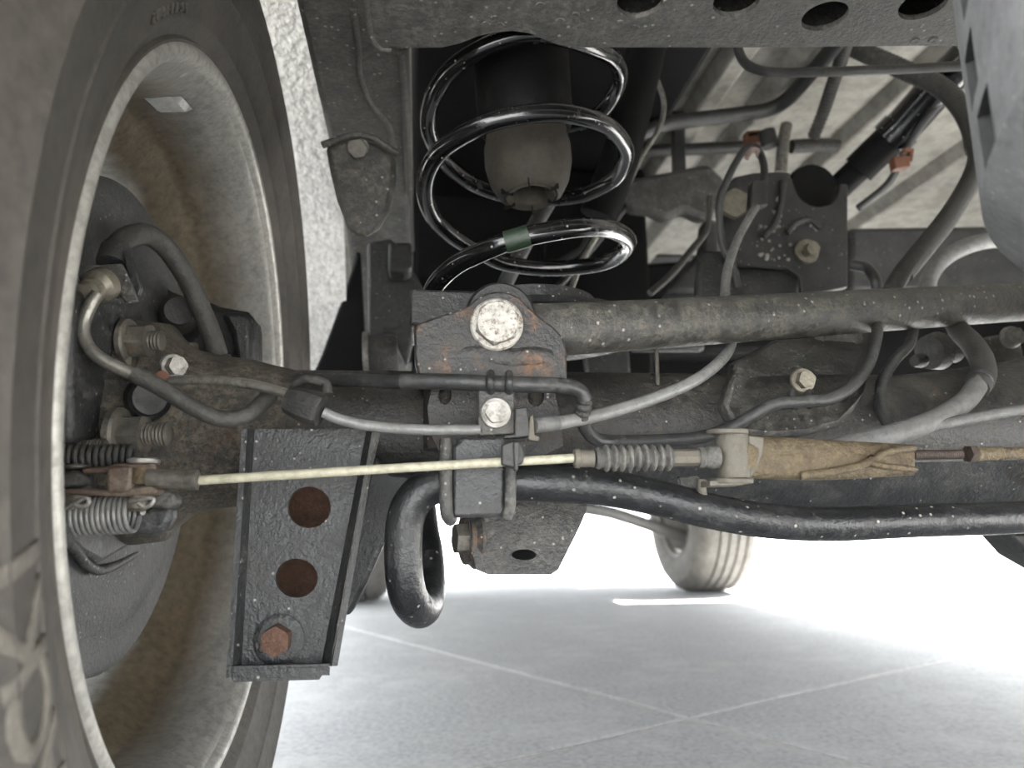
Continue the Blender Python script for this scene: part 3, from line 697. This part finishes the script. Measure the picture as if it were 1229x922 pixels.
lathe('pivot_pin', [(.0055, 0), (.0058, .001), (.005, .0018)], P(93, 562, YL+.003), (0, 0, 1), M['dullbolt'], pk, 24)
lathe('pin_foot', [(.0042, 0), (.0048, .003), (.0048, .008), (.003, .009)], P(92, 594, YL), (0, -.1, -1), M['goldbolt'], pk, 20)
lathe('pin_foot', [(.0042, 0), (.0048, .003), (.0048, .008), (.003, .009)], P(166, 592, YL), (0, -.1, -1), M['goldbolt'], pk, 20)
tube('split_pin', PL([(76, 612, .392), (86, 606, .389), (96, 600, .388), (104, 598, .388), (107, 603, .388), (100, 608, .388), (90, 606, .388)]), .0011, M['zinc'], pk, 8)
tube('split_pin', PL([(156, 602, .39), (166, 600, .388), (176, 598, .387), (184, 599, .387), (182, 605, .387), (174, 609, .388), (166, 604, .388)]), .0011, M['zinc'], pk, 8)
lathe('cable_eye', [(.0068, -.004), (.0072, 0), (.0068, .004)], P(172, 572, YL), (0, 0, 1), M['yoke'], pk, 24)
pplate('stop_block', [(176, 594), (200, 588), (210, 594), (212, 604), (204, 610), (178, 610)], .402, .012, M['grime'], pk, bevel=.002)
pplate('backing_lug', [(160, 612), (206, 606), (206, 622), (198, 636), (180, 642), (150, 640)], .418, .012, M['shield'], pk, bevel=.003)
def coilspring(name, a, b, R, r, turns, m, label, hook=True):
    a, b = Vec(a), Vec(b); u, v, ax = frame(b-a); L = (b-a).length; pts = []
    k = int(turns*14)
    for i in range(k+1):
        t = 2*pi*turns*i/k
        pts.append(a+ax*(L*i/k)+(u*cos(t)+v*sin(t))*R)
    if hook: pts = [a-ax*.004+u*R*.2] + pts + [b+ax*.004+u*R*.2]
    o = tube(name, pts, r, m, None, 8, 2, 60)
    tag(o, label, 'spring')
    return o
coilspring('return_spring', P(90, 621, .402), P(160, 616, .402), .0088, .00135, 11, M['springsteel'], 'bright steel return spring under the brake lever')
coilspring('upper_return_spring', P(84, 551, .412), P(164, 550, .412), .0062, .0016, 10, M['rubber'], 'dark return spring above the brake lever')

pc = thing('parking_brake_cable', 'cream parking brake cable with ribbed boot stretched across the axle', 'cable', P(500, 560, .40))
YC = .394
tube('cable_end', PL([(178, 573, YC), (200, 575, YC), (232, 577, YC)]), .0047, M['dullbolt'], pc, 14, 2)
lathe('crimp', [(.0045, 0), (.0052, .001), (.0052, .006), (.003, .007)], P(222, 576, YC), (1, 0, 0), M['dullbolt'], pc, 16)
tube('cable_sheath', PL([(236, 577, YC), (330, 571, .392), (460, 563, .390), (580, 556, .389), (690, 550, .389)]), .0024, M['cream'], pc, 14, 4)
c0 = P(688, 550.5, .389); ca = (P(850, 549, .389)-c0).normalized(); mpp = (P(850, 549, .389)-c0).length/162
lathe('ferrule', [(.0035, 0), (.0050, .0006), (.0054, .003), (.0046, .0035), (.0046, .010), (.0050, .0108), (.004, .011)], c0, ca, M['clevis'], pc, 28)
prof = []
for i in range(10):
    x = (26+9.2*i)*mpp; R_ = (.0056 if i == 0 else .0069)
    prof += [(.0050, x), (R_, x+.0009), (R_+.0004, x+.0016), (R_, x+.0024), (.0052, x+.0034)]
prof += [(.0052, 118*mpp), (.003, 118.5*mpp)]
lathe('ribbed_boot', prof, c0, ca, M['bellows'], pc, 36, smooth=30)
lathe('sleeve', [(.0044, 116*mpp), (.0044, 152*mpp), (.0040, 153*mpp)], c0, ca, M['clevis'], pc, 8, smooth=20)
lathe('collar', [(.0052, 150*mpp), (.0058, 152*mpp), (.0058, 156*mpp), (.0048, 157*mpp), (.0056, 160*mpp), (.0062, 166*mpp), (.006, 174*mpp), (.004, 175*mpp)], c0, ca, M['bellows'], pc, 28, smooth=30)
pe = thing('cable_equalizer', 'twisted yellow-brown steel yoke with pin joining the brake cable', 'yoke', P(980, 570, .40))
YE = .392
lathe('pin_barrel', [(.0085, -.0115), (.0088, -.010), (.0088, .012), (.0085, .013)], P(880, 549, YE), (0, 0, 1), M['clevis'], pe, 32)
lathe('pin_head', [(.0105, 0), (.0112, .0006), (.0112, .0024), (.0105, .003)], P(873, 522, YE), (.02, -.05, 1), M['clevis'], pe, 32)
lathe('pin_washer', [(.0112, 0), (.0116, .0006), (.0116, .002), (.011, .0026)], P(877, 580, YE), (.02, -.05, 1), M['clevis'], pe, 32)
pplate('pin_keeper', [(852, 577), (905, 573), (905, 580), (888, 583), (852, 584)], YE-.006, .014, M['clevis'], pe, bevel=.0006)
# the yoke: a folded strip that twists from upright at the pin to a flattened open seam at the rod
V, Fc = [], []
st = []
for i in range(17):
    u = i/16; x = 896 + (1098-896)*u
    top = 522 + 12*u + (3 if i == 0 else 0); bot = 574 - 2*u + (3*sin(pi*u*1.2))
    st.append((x, top, bot, u))
for x, top, bot, u in st:
    h = (bot-top)/2; c = (bot+top)/2; d = .0085*(1-.35*u)
    tw = .9*u
    for k in range(20):
        t = 2*pi*k/20
        sx = (abs(cos(t))**.75)*(1 if cos(t) > 0 else -1); sy = (abs(sin(t))**.75)*(1 if sin(t) > 0 else -1)
        crease = -.0028*math.exp(-((t-4.2-tw*1.1)/.42)**2)*min(1, u*2.2)
        V.append(P(x, c-sy*h, YE+.001 - (-sx)*d*-1 - 0) + Vec((0, -crease if False else (-crease if cos(t) < 0 else 0), 0)))
for i in range(16):
    for k in range(20):
        l = (k+1) % 20; Fc.append((i*20+k, i*20+l, i*20+20+l, i*20+20+k))
Fc += [tuple(range(20)), tuple(16*20+k for k in range(20))]
finish('yoke_body', V, Fc, M['yoke'], pe, 40)
tube('yoke_fold', PL([(1048, 552, .386), (1062, 544, .3845), (1080, 540, .385), (1096, 538, .387)]), .0026, M['yoke'], pe, 10, flat=.8)
tube('yoke_fold', PL([(1044, 557, .386), (1064, 560, .385), (1084, 562, .385), (1098, 564, .387)]), .0022, M['yoke'], pe, 10, flat=.8)
tube('yoke_fold', PL([(960, 571, .387), (1000, 566, .3855), (1030, 560, .385), (1046, 552, .386)]), .0024, M['yoke'], pe, 10)
lathe('yoke_hole', [(.0020, -.001), (.0022, .0004), (.0012, -.0006)], P(1046, 551, .3845), (0, -1, 0), M['deep'], pe, 16)
plate('strap', [P(898, 522, .386), P(918, 525, .3845), P(916, 545, .3838), P(910, 560, .384), P(900, 577, .386)], (0, .003, 0), M['clevis'], pe, bevel=.001)
lathe('adjuster_thread', thread(.0027, .030, .0012), P(1096, 546, YE), P(1170, 545, YE)-P(1096, 546, YE), M['rustrod'], pe, 18)
bolt('adjuster_nut', P(1161, 545, YE), (1, .05, 0), .0050, .0034, M['rustrod'], pe)
lathe('rear_ferrule', [(.0030, 0), (.0044, .001), (.0040, .003), (.0038, .015), (.0042, .0155), (.0036, .0165), (.0035, .06)], P(1169, 545, YE), P(1229, 544, YE)-P(1169, 545, YE), M['yoke'], pe, 24, smooth=30)
ct = thing('cable_guide', 'black plastic guide clipped round the cream brake cable', 'clip', P(615, 548, .39))
pplate('guide_body', [(602, 534), (616, 528), (626, 532), (630, 545), (628, 556), (616, 562), (602, 558)], .3835, .004, M['plastic'], ct, bevel=.001)
pplate('guide_tail', [(616, 530), (624, 530), (622, 565), (618, 566)], .381, .006, M['blackline'], ct, bevel=.001)
tube('guide_bracket', PL([(842, 576, .42), (842, 590, .42), (846, 600, .425)]), .003, M['clevis'], pe, 8)
pplate('guide_bracket', [(815, 572), (838, 570), (842, 578), (840, 586), (818, 588)], .425, .006, M['grime'], pe, bevel=.001)

# ------------------------------------------------------------------ hoses on the right
h1 = thing('vent_hose', 'thick grey rubber hose curving down towards the yoke', 'hose', P(1120, 510, .47))
tube('hose_upper', PL([(1140, 370, .60), (1150, 395, .57), (1166, 412, .53), (1178, 432, .50), (1180, 452, .485), (1172, 466, .478)]), .0085, M['hose'], h1, 18)
tube('hose_lower', PL([(1176, 458, .48), (1158, 482, .468), (1128, 501, .458), (1090, 516, .45), (1050, 527, .445), (1000, 540, .445), (950, 552, .45)]), .0070, M['greyhose'], h1, 18)
lathe('hose_band', [(.0088, 0), (.0094, .001), (.0094, .003), (.0086, .004)], P(1177, 456, .482), P(1158, 482, .468)-P(1177, 456, .482), M['blackline'], h1, 24)
o = tube('thin_grey_cable', PL([(1300, 484, .44), (1229, 492, .445), (1180, 500, .45), (1130, 510, .452), (1080, 521, .455), (1040, 528, .458)]), .0036, M['greyhose'], None, 12)
tag(o, 'thin grey cable running beneath the thick hose at right', 'cable')
o = tube('small_hose', PL([(1098, 385, .58), (1092, 412, .54), (1074, 432, .52), (1060, 455, .505), (1056, 480, .49), (1062, 502, .475), (1076, 517, .465)]), .0042, M['blackline'], None, 12)
tag(o, 'small black hose hooking down under the panhard rod', 'hose')
va = thing('vent_valve', 'dark knobbly fitting under the panhard rod near the thick hose', 'fitting', P(1130, 440, .62))
lathe('valve_body', [(.008, -.02), (.016, -.018), (.018, -.006), (.012, 0), (.014, .012), (.008, .02)], P(1132, 420, .63), (1, .2, .2), M['grime'], va, 20)
lathe('valve_stub', [(.006, 0), (.007, .004), (.005, .012)], P(1108, 432, .62), (-1, -.3, -.2), M['grime'], va, 14)
bolt('valve_bolt', P(1213, 405, .66), (-.1, -1, -.1), .009, .008, M['zinc'], va, .011, .002)
pplate('valve_bracket', [(1180, 405), (1222, 398), (1229, 430), (1190, 440)], .665, .01, M['rod'], va)

# ------------------------------------------------------------------ frame side bracket and its neighbours
fb = thing('frame_bracket', 'dark welded frame bracket with two bolts behind the rod', 'bracket', P(940, 340, .78))
px = [(872, 222), (882, 212), (905, 207), (930, 206), (948, 207)]
px += [(952+28*(1-cos(t*pi/10)), 209 + 34*sin(t*pi/10)**.8 + (t*.9)) for t in range(1, 10)]
px += [(1008, 220), (1018, 221), (1018, 345), (985, 352), (962, 352), (960, 332), (945, 322), (915, 320), (885, 318), (868, 300), (862, 268), (864, 240)]
pplate('bracket_plate', px, .78, .008, M['black'], fb, bevel=.002, tilt=lambda x, y: 0)
pplate('bracket_lower', [(868, 300), (885, 318), (960, 325), (960, 352), (940, 400), (862, 400), (838, 352), (842, 300)], .80, .02, M['darkgrey'], fb, bevel=.004)
lathe('notch_back', [(.03, 0), (.032, .01), (.028, .03)], P(978, 225, .80), (0, 1, 0), M['deep'], fb, 24)
bolt('bracket_bolt', P(880, 247, .775), (-.2, -1, -.1), .0175, .012, M['goldbolt'], fb, .0, .003, rot=.5, label='large dull gold bolt head')
bolt('bracket_bolt', P(968, 302, .778), (.05, -1, -.1), .0085, .012, M['goldbolt'], fb, .0145, .003, rot=.1, label='small gold bolt with washer')
random.seed(3)
V, Fc = [], []
for i in range(70):
    if i < 26: x, y = 935 + random.gauss(0, 2.5) - (i-13)*.35, 220 + i*2.3
    elif i < 50: x, y = 905 + random.random()*48, 270 + random.random()*42
    else: t = (i-50)/20; x, y = 945+38*t + random.gauss(0, 1), 276 - 12*sin(pi*t) + random.gauss(0, 2)
    r = .0012 + random.random()*.0016
    add_lathe(V, Fc, [(r, 0), (r*.8, r*.5), (r*.2, r*.8)], P(x, y, .78), (0, -1, 0), 7)
o = finish('weld_spatter', V, Fc, M['zinc'], fb, 60); o['kind'] = 'stuff'
tube('weld_bead', PL([(940, 218, .778), (937, 245, .778), (930, 268, .778), (915, 285, .778)]), .004, M['darkgrey'], fb, 8)
tube('weld_bead', PL([(944, 280, .778), (955, 268, .778), (972, 264, .778), (984, 274, .778)]), .004, M['darkgrey'], fb, 8)

# second, darker crossmember and boxes behind
cm2 = thing('front_crossmember', 'dark grey chassis crossmember beyond the panhard rod', 'crossmember', (.5, 1.1, .6))
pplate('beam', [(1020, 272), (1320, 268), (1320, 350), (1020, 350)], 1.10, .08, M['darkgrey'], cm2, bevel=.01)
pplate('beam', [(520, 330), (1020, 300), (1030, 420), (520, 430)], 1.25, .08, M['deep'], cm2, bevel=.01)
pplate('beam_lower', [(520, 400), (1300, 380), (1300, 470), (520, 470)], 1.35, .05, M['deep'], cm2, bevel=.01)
fs = thing('fuel_tank_shield', 'mid grey shield panel behind the coil spring and bracket', 'shield', P(830, 300, 1.05))
pplate('shield_face', [(745, 215), (800, 205), (850, 195), (872, 215), (868, 255), (845, 262), (822, 252), (800, 262), (780, 252), (758, 250)], .98, .03, M['grime'], fs, bevel=.008)
pplate('shield_fold', [(845, 262), (862, 262), (866, 350), (800, 352), (815, 330), (842, 300)], 1.0, .03, M['darkgrey'], fs, bevel=.008)
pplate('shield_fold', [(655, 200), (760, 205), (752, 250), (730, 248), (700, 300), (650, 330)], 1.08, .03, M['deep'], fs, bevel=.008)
pplate('shield_flat', [(800, 352), (840, 312), (850, 312), (846, 420), (760, 420)], 1.02, .02, M['darkgrey'], fs, bevel=.004)
pplate('shield_leg', [(700, 415), (755, 415), (758, 455), (706, 455)], 1.02, .02, M['darkgrey'], fs, bevel=.004)

# shock absorber behind the spring
sa = thing('shock_absorber', 'black shock absorber leaning behind the coil spring', 'shock absorber', P(620, 340, .74))
tube('shock_body', PL([(782, 30, .70), (766, 100, .715), (744, 190, .735), (718, 260, .75)]), .021, M['deep'], sa, 24, 2)
tube('shock_rod', PL([(660, 240, .755), (634, 285, .76), (604, 346, .765), (596, 370, .77)]), .0085, M['darkgrey'], sa, 16, 2)

# lines and harnesses under the floor
o = tube('armored_cable', PL([(776, 70, .80), (790, 100, .80), (797, 128, .80), (790, 156, .79), (770, 188, .78), (752, 225, .77), (730, 262, .76), (706, 300, .75), (692, 330, .74), (684, 352, .73)]), .0032, M['steelline'], None, 10, ridge=.16, pitch=.0035)
tag(o, 'thin ribbed steel cable hanging right of the coil spring', 'cable')
o = tube('bent_pipe', PL([(884, 40, .62), (887, 62, .62), (896, 77, .62), (915, 85, .62), (945, 87, .62), (1000, 86, .615), (1080, 83, .61), (1160, 79, .60), (1240, 76, .59)]), .0046, M['blackline'], None, 14)
tag(o, 'black bent pipe just below the holed crossmember', 'pipe')
o = tube('floor_pipe', PL([(740, 178, 0.930), (790, 152, 0.930), (832, 144, 0.930), (880, 138, 0.930), (920, 132, 0.930), (944, 120, 0.911), (966, 96, 0.865), (1000, 58, 0.790), (1030, 20, 0.725)]), .0105, M['blackline'], None, 16)
tag(o, 'dark grey pipe bending along the pale floor pan', 'pipe')
o = tube('fuel_line', PL([(770, 182, 1.06), (810, 180, 1.06), (860, 178, 1.06), (912, 176, 1.06)]), .010, M['blackline'], None, 14)
tag(o, 'straight dark pipe running left of the upper orange clip', 'pipe')
pb2 = thing('pipe_bracket', 'upright dark plastic bracket holding the floor pipes', 'bracket', P(816, 205, 1.0))
pplate('bracket_strip', [(808, 132), (822, 134), (824, 205), (809, 206)], .99, .012, M['darkgrey'], pb2, bevel=.002)
lathe('bracket_knob', [(.006, 0), (.007, .006), (.004, .009)], P(816, 140, .985), (0, -1, 0), M['plastic'], pb2, 14)
o = tube('corrugated_conduit', PL([(976, 165, 0.911), (988, 135, 0.883), (998, 105, 0.846), (1010, 70, 0.800), (1022, 30, 0.744)]), .0088, M['hose'], None, 14, ridge=.12, pitch=.006)
tag(o, 'corrugated grey conduit rising left of the shiny strut', 'conduit')
hr = thing('wiring_harness', 'taped black wiring harness curving down beside the spare tyre', 'harness', P(1100, 320, .66))
tube('harness_upper', PL([(985, 38, .80), (1035, 62, .79), (1085, 84, .77), (1125, 102, .75), (1150, 124, .735), (1166, 152, .72), (1172, 180, .71)]), .0118, M['hose'], hr, 16, ridge=.05, pitch=.005)
tube('harness_tape', PL([(1171, 174, .71), (1171, 195, .70), (1160, 222, .69), (1138, 258, .675), (1108, 296, .66), (1084, 326, .65), (1070, 350, .645)]), .0088, M['rubber'], hr, 16, ridge=.06, pitch=.004)
tube('harness_sleeve', PL([(1178, 180, .708), (1178, 200, .70), (1168, 226, .69), (1146, 262, .675), (1116, 300, .66), (1090, 332, .65)]), .0050, M['greyhose'], hr, 12)
o = tube('pale_hose', PL([(1260, 284, .80), (1215, 287, .80), (1180, 290, .80), (1150, 300, .80), (1128, 315, .80), (1116, 332, .80), (1112, 350, .80)]), .0098, M['greycable'], None, 16)
tag(o, 'pale grey hose arching over the rod below the spare tyre', 'hose')
ss = thing('exhaust_strut', 'shiny dark stepped tube slanting under the floor pan', 'tube', P(1080, 180, .9))
tube('strut_body', PL([(1165, 66, 0.763), (1130, 100, 0.800), (1096, 138, 0.837), (1078, 158, 0.856)]), .0245, M['gloss'], ss, 28, 2)
tube('strut_collar', PL([(1082, 154, 0.851), (1068, 168, 0.865)]), .0275, M['gloss'], ss, 28, 2)
tube('strut_boot', PL([(1072, 164, 0.860), (1046, 188, 0.883), (1030, 204, 0.897)]), .0225, M['deep'], ss, 28, 2)
tube('strut_end', PL([(1036, 198, 0.893), (1016, 216, 0.911), (1004, 228, 0.921)]), .018, M['deep'], ss, 24, 2)
tube('strut_line', PL([(1160, 96, 0.781), (1135, 118, 0.800), (1110, 145, 0.818), (1096, 165, 0.837), (1084, 186, 0.846), (1066, 220, 0.865), (1030, 250, 0.883)]), .005, M['blackline'], ss, 10)
def clip(name, x, y, Y, label):
    t = thing(name, label, 'clip', P(x, y, Y))
    c = P(x, y, Y)
    pplate('clip_base', [(x-11, y-3), (x+9, y-3), (x+9, y+10), (x-9, y+12)], Y, .012, M['orange'], t, bevel=.0012)
    pplate('clip_jaw', [(x+2, y-14), (x+14, y-12), (x+12, y+3), (x+8, y-2), (x+9, y-8), (x+2, y-9)], Y, .010, M['orange'], t, bevel=.0012)
    return t
clip('orange_clip', 1084, 190, .80, 'orange plastic line clip on the shiny slanting tube')
t = thing('upper_orange_clip', 'square orange plastic clip above the frame bracket', 'clip', P(905, 162, .95))
pplate('clip_base', [(896, 157), (914, 155), (915, 171), (896, 172)], .95, .014, M['orange'], t, bevel=.0015)
pplate('clip_slot', [(899, 160), (911, 158), (911, 161), (899, 163)], .949, .003, M['deep'], t, bevel=.0004)
fl = thing('line_joint', 'pale metal pipe joint standing behind the frame bracket', 'pipe joint', P(938, 200, .93))
tube('joint_pipe', PL([(944, 150, .93), (940, 170, .93), (937, 208, .93)]), .0085, M['steelline'], fl, 14, 2)
tube('joint_block', PL([(920, 158, .93), (924, 176, .93)]), .012, M['plastic'], fl, 12, 2)
tube('joint_arm', PL([(950, 176, .94), (985, 174, .94), (1005, 176, .94)]), .010, M['grime'], fl, 12, 2)
o = tube('loose_lead', PL([(852, 236, .88), (848, 275, .88), (830, 300, .87), (805, 330, .86), (780, 352, .85)]), .0045, M['hose'], None, 10)
tag(o, 'thin black lead slanting down left of the frame bracket', 'cable')
o = tube('thin_rod', PL([(758, 240, 1.0), (700, 310, .99), (660, 352, .98), (630, 352, .97)]), .005, M['darkgrey'], None, 10)
tag(o, 'thin dark rod crossing behind the lowest spring coil', 'rod')
o = tube('black_elbow_hose', PL([(1022, 318, .74), (1040, 322, .73), (1050, 335, .72), (1054, 350, .72)]), .006, M['blackline'], None, 12)
tag(o, 'short black elbow hose right of the frame bracket', 'hose')

# ------------------------------------------------------------------ spare tyre (horizontal, close on the right)
sp = thing('spare_tire', 'pale grey dusty spare tyre with blocky tread at upper right', 'tire', (.498, .04, .40))
SC = Vec((.498, .04, .40)); R0 = .35
rows = ((.036, .058), (.066, .088), (.097, .119), (.128, .150), (.159, .181), (.19, .21))
def spare_r(i, t, r):
    for k, j in enumerate(SL):
        if j <= i <= j+3:
            q = (math.degrees(t) - 148 + (2 if k % 2 else 0)) % 14.4
            return r - (.018 if q < 1.7 or q > 12.7 else 0)
    return r
prof = [(.20, .045), (.215, .012), (.24, .001), (.275, -.003), (.305, .006), (.325, .013), (.338, .022), (.346, .030)]
SL = []
for z0, z1 in rows:
    prof.append((.350, z0)); SL.append(len(prof))
    prof += [(.350, z0+.0008), (.350, z0+.006), (.350, z1-.006), (.350, z1-.0008), (.350, z1)]
prof += [(.343, .226), (.32, .24), (.29, .247), (.24, .245), (.20, .20)]
lathe('tread_base', [(.325, .028), (.3355, .034), (.3355, .212), (.33, .222)], SC, (0, 0, 1), M['slot_shade'], sp, 128, smooth=40)  # slot floor ring, its colour darkened as shade
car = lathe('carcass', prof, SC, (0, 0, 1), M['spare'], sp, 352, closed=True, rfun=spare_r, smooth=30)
car.data.materials.append(M['slot_shade'])
for p in car.data.polygons:                    # slot faces coloured dark, standing in for shade in the narrow slots
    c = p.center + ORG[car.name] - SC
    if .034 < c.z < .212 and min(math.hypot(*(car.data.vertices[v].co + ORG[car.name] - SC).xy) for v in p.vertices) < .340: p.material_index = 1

# ------------------------------------------------------------------ front wheels in the distance
def front_wheel(x_in, side, label):
    t = thing('distant_tire', label, 'wheel', (x_in+side*.11, 3.33, 0), 'front wheels')
    o = Vec((x_in, 3.33, .381))
    prof = [(.21, -.01), (.235, .0), (.26, .008), (.30, .014), (.34, .008), (.365, -.012), (.374, -.03), (.377, -.040)]
    x = -.040
    for k in range(4):
        prof += [(.379, x-.028), (.367, x-.029), (.367, x-.038), (.379, x-.039)]; x -= .039
    prof += [(.377, -.222), (.36, -.235), (.30, -.25), (.22, -.235)]
    lathe('tire', [(r, h) for r, h in prof], o, (-side, 0, 0), M['tread'], t, 96, closed=True, smooth=30)
    lathe('rim', [(.232, -.005), (.228, .002), (.215, -.01), (.20, -.05), (.19, -.12), (.06, -.13), (.06, -.15), (.21, -.16), (.225, -.03)], o, (-side, 0, 0), M['weight'], t, 64, closed=True, smooth=40)
    lathe('hub', [(.07, -.12), (.06, -.03), (.03, -.02)], o, (-side, 0, 0), M['zinc'], t, 32)
    return t
front_wheel(1.145, 1, 'far front wheel seen beneath the sway bar at centre right')
front_wheel(-.135, -1, 'far front wheel glimpsed between bracket and sway bar loop')
la = thing('front_lower_arm', 'pale blurred front suspension arm reaching to the far front wheel', 'suspension arm', (.9, 3.3, .34))
tube('arm', [P(690, 608, 3.25), P(735, 616, 3.25), P(790, 634, 3.28), P(835, 648, 3.3)], .028, M['greycable'], la, 14)
lathe('ball_joint', [(.025, -.02), (.03, 0), (.02, .025)], P(838, 652, 3.28), (0, -.3, -1), M['zinc'], la, 16)

# slab behind the sway bar: hitch corner at the lower right edge
hc = pplate('hitch_corner', [(1212, 640), (1330, 630), (1330, 720), (1238, 668)], .60, .04, M['darkgrey'], None, bevel=.004)
tag(hc, 'small dark bracket corner below the sway bar at right edge', 'bracket')
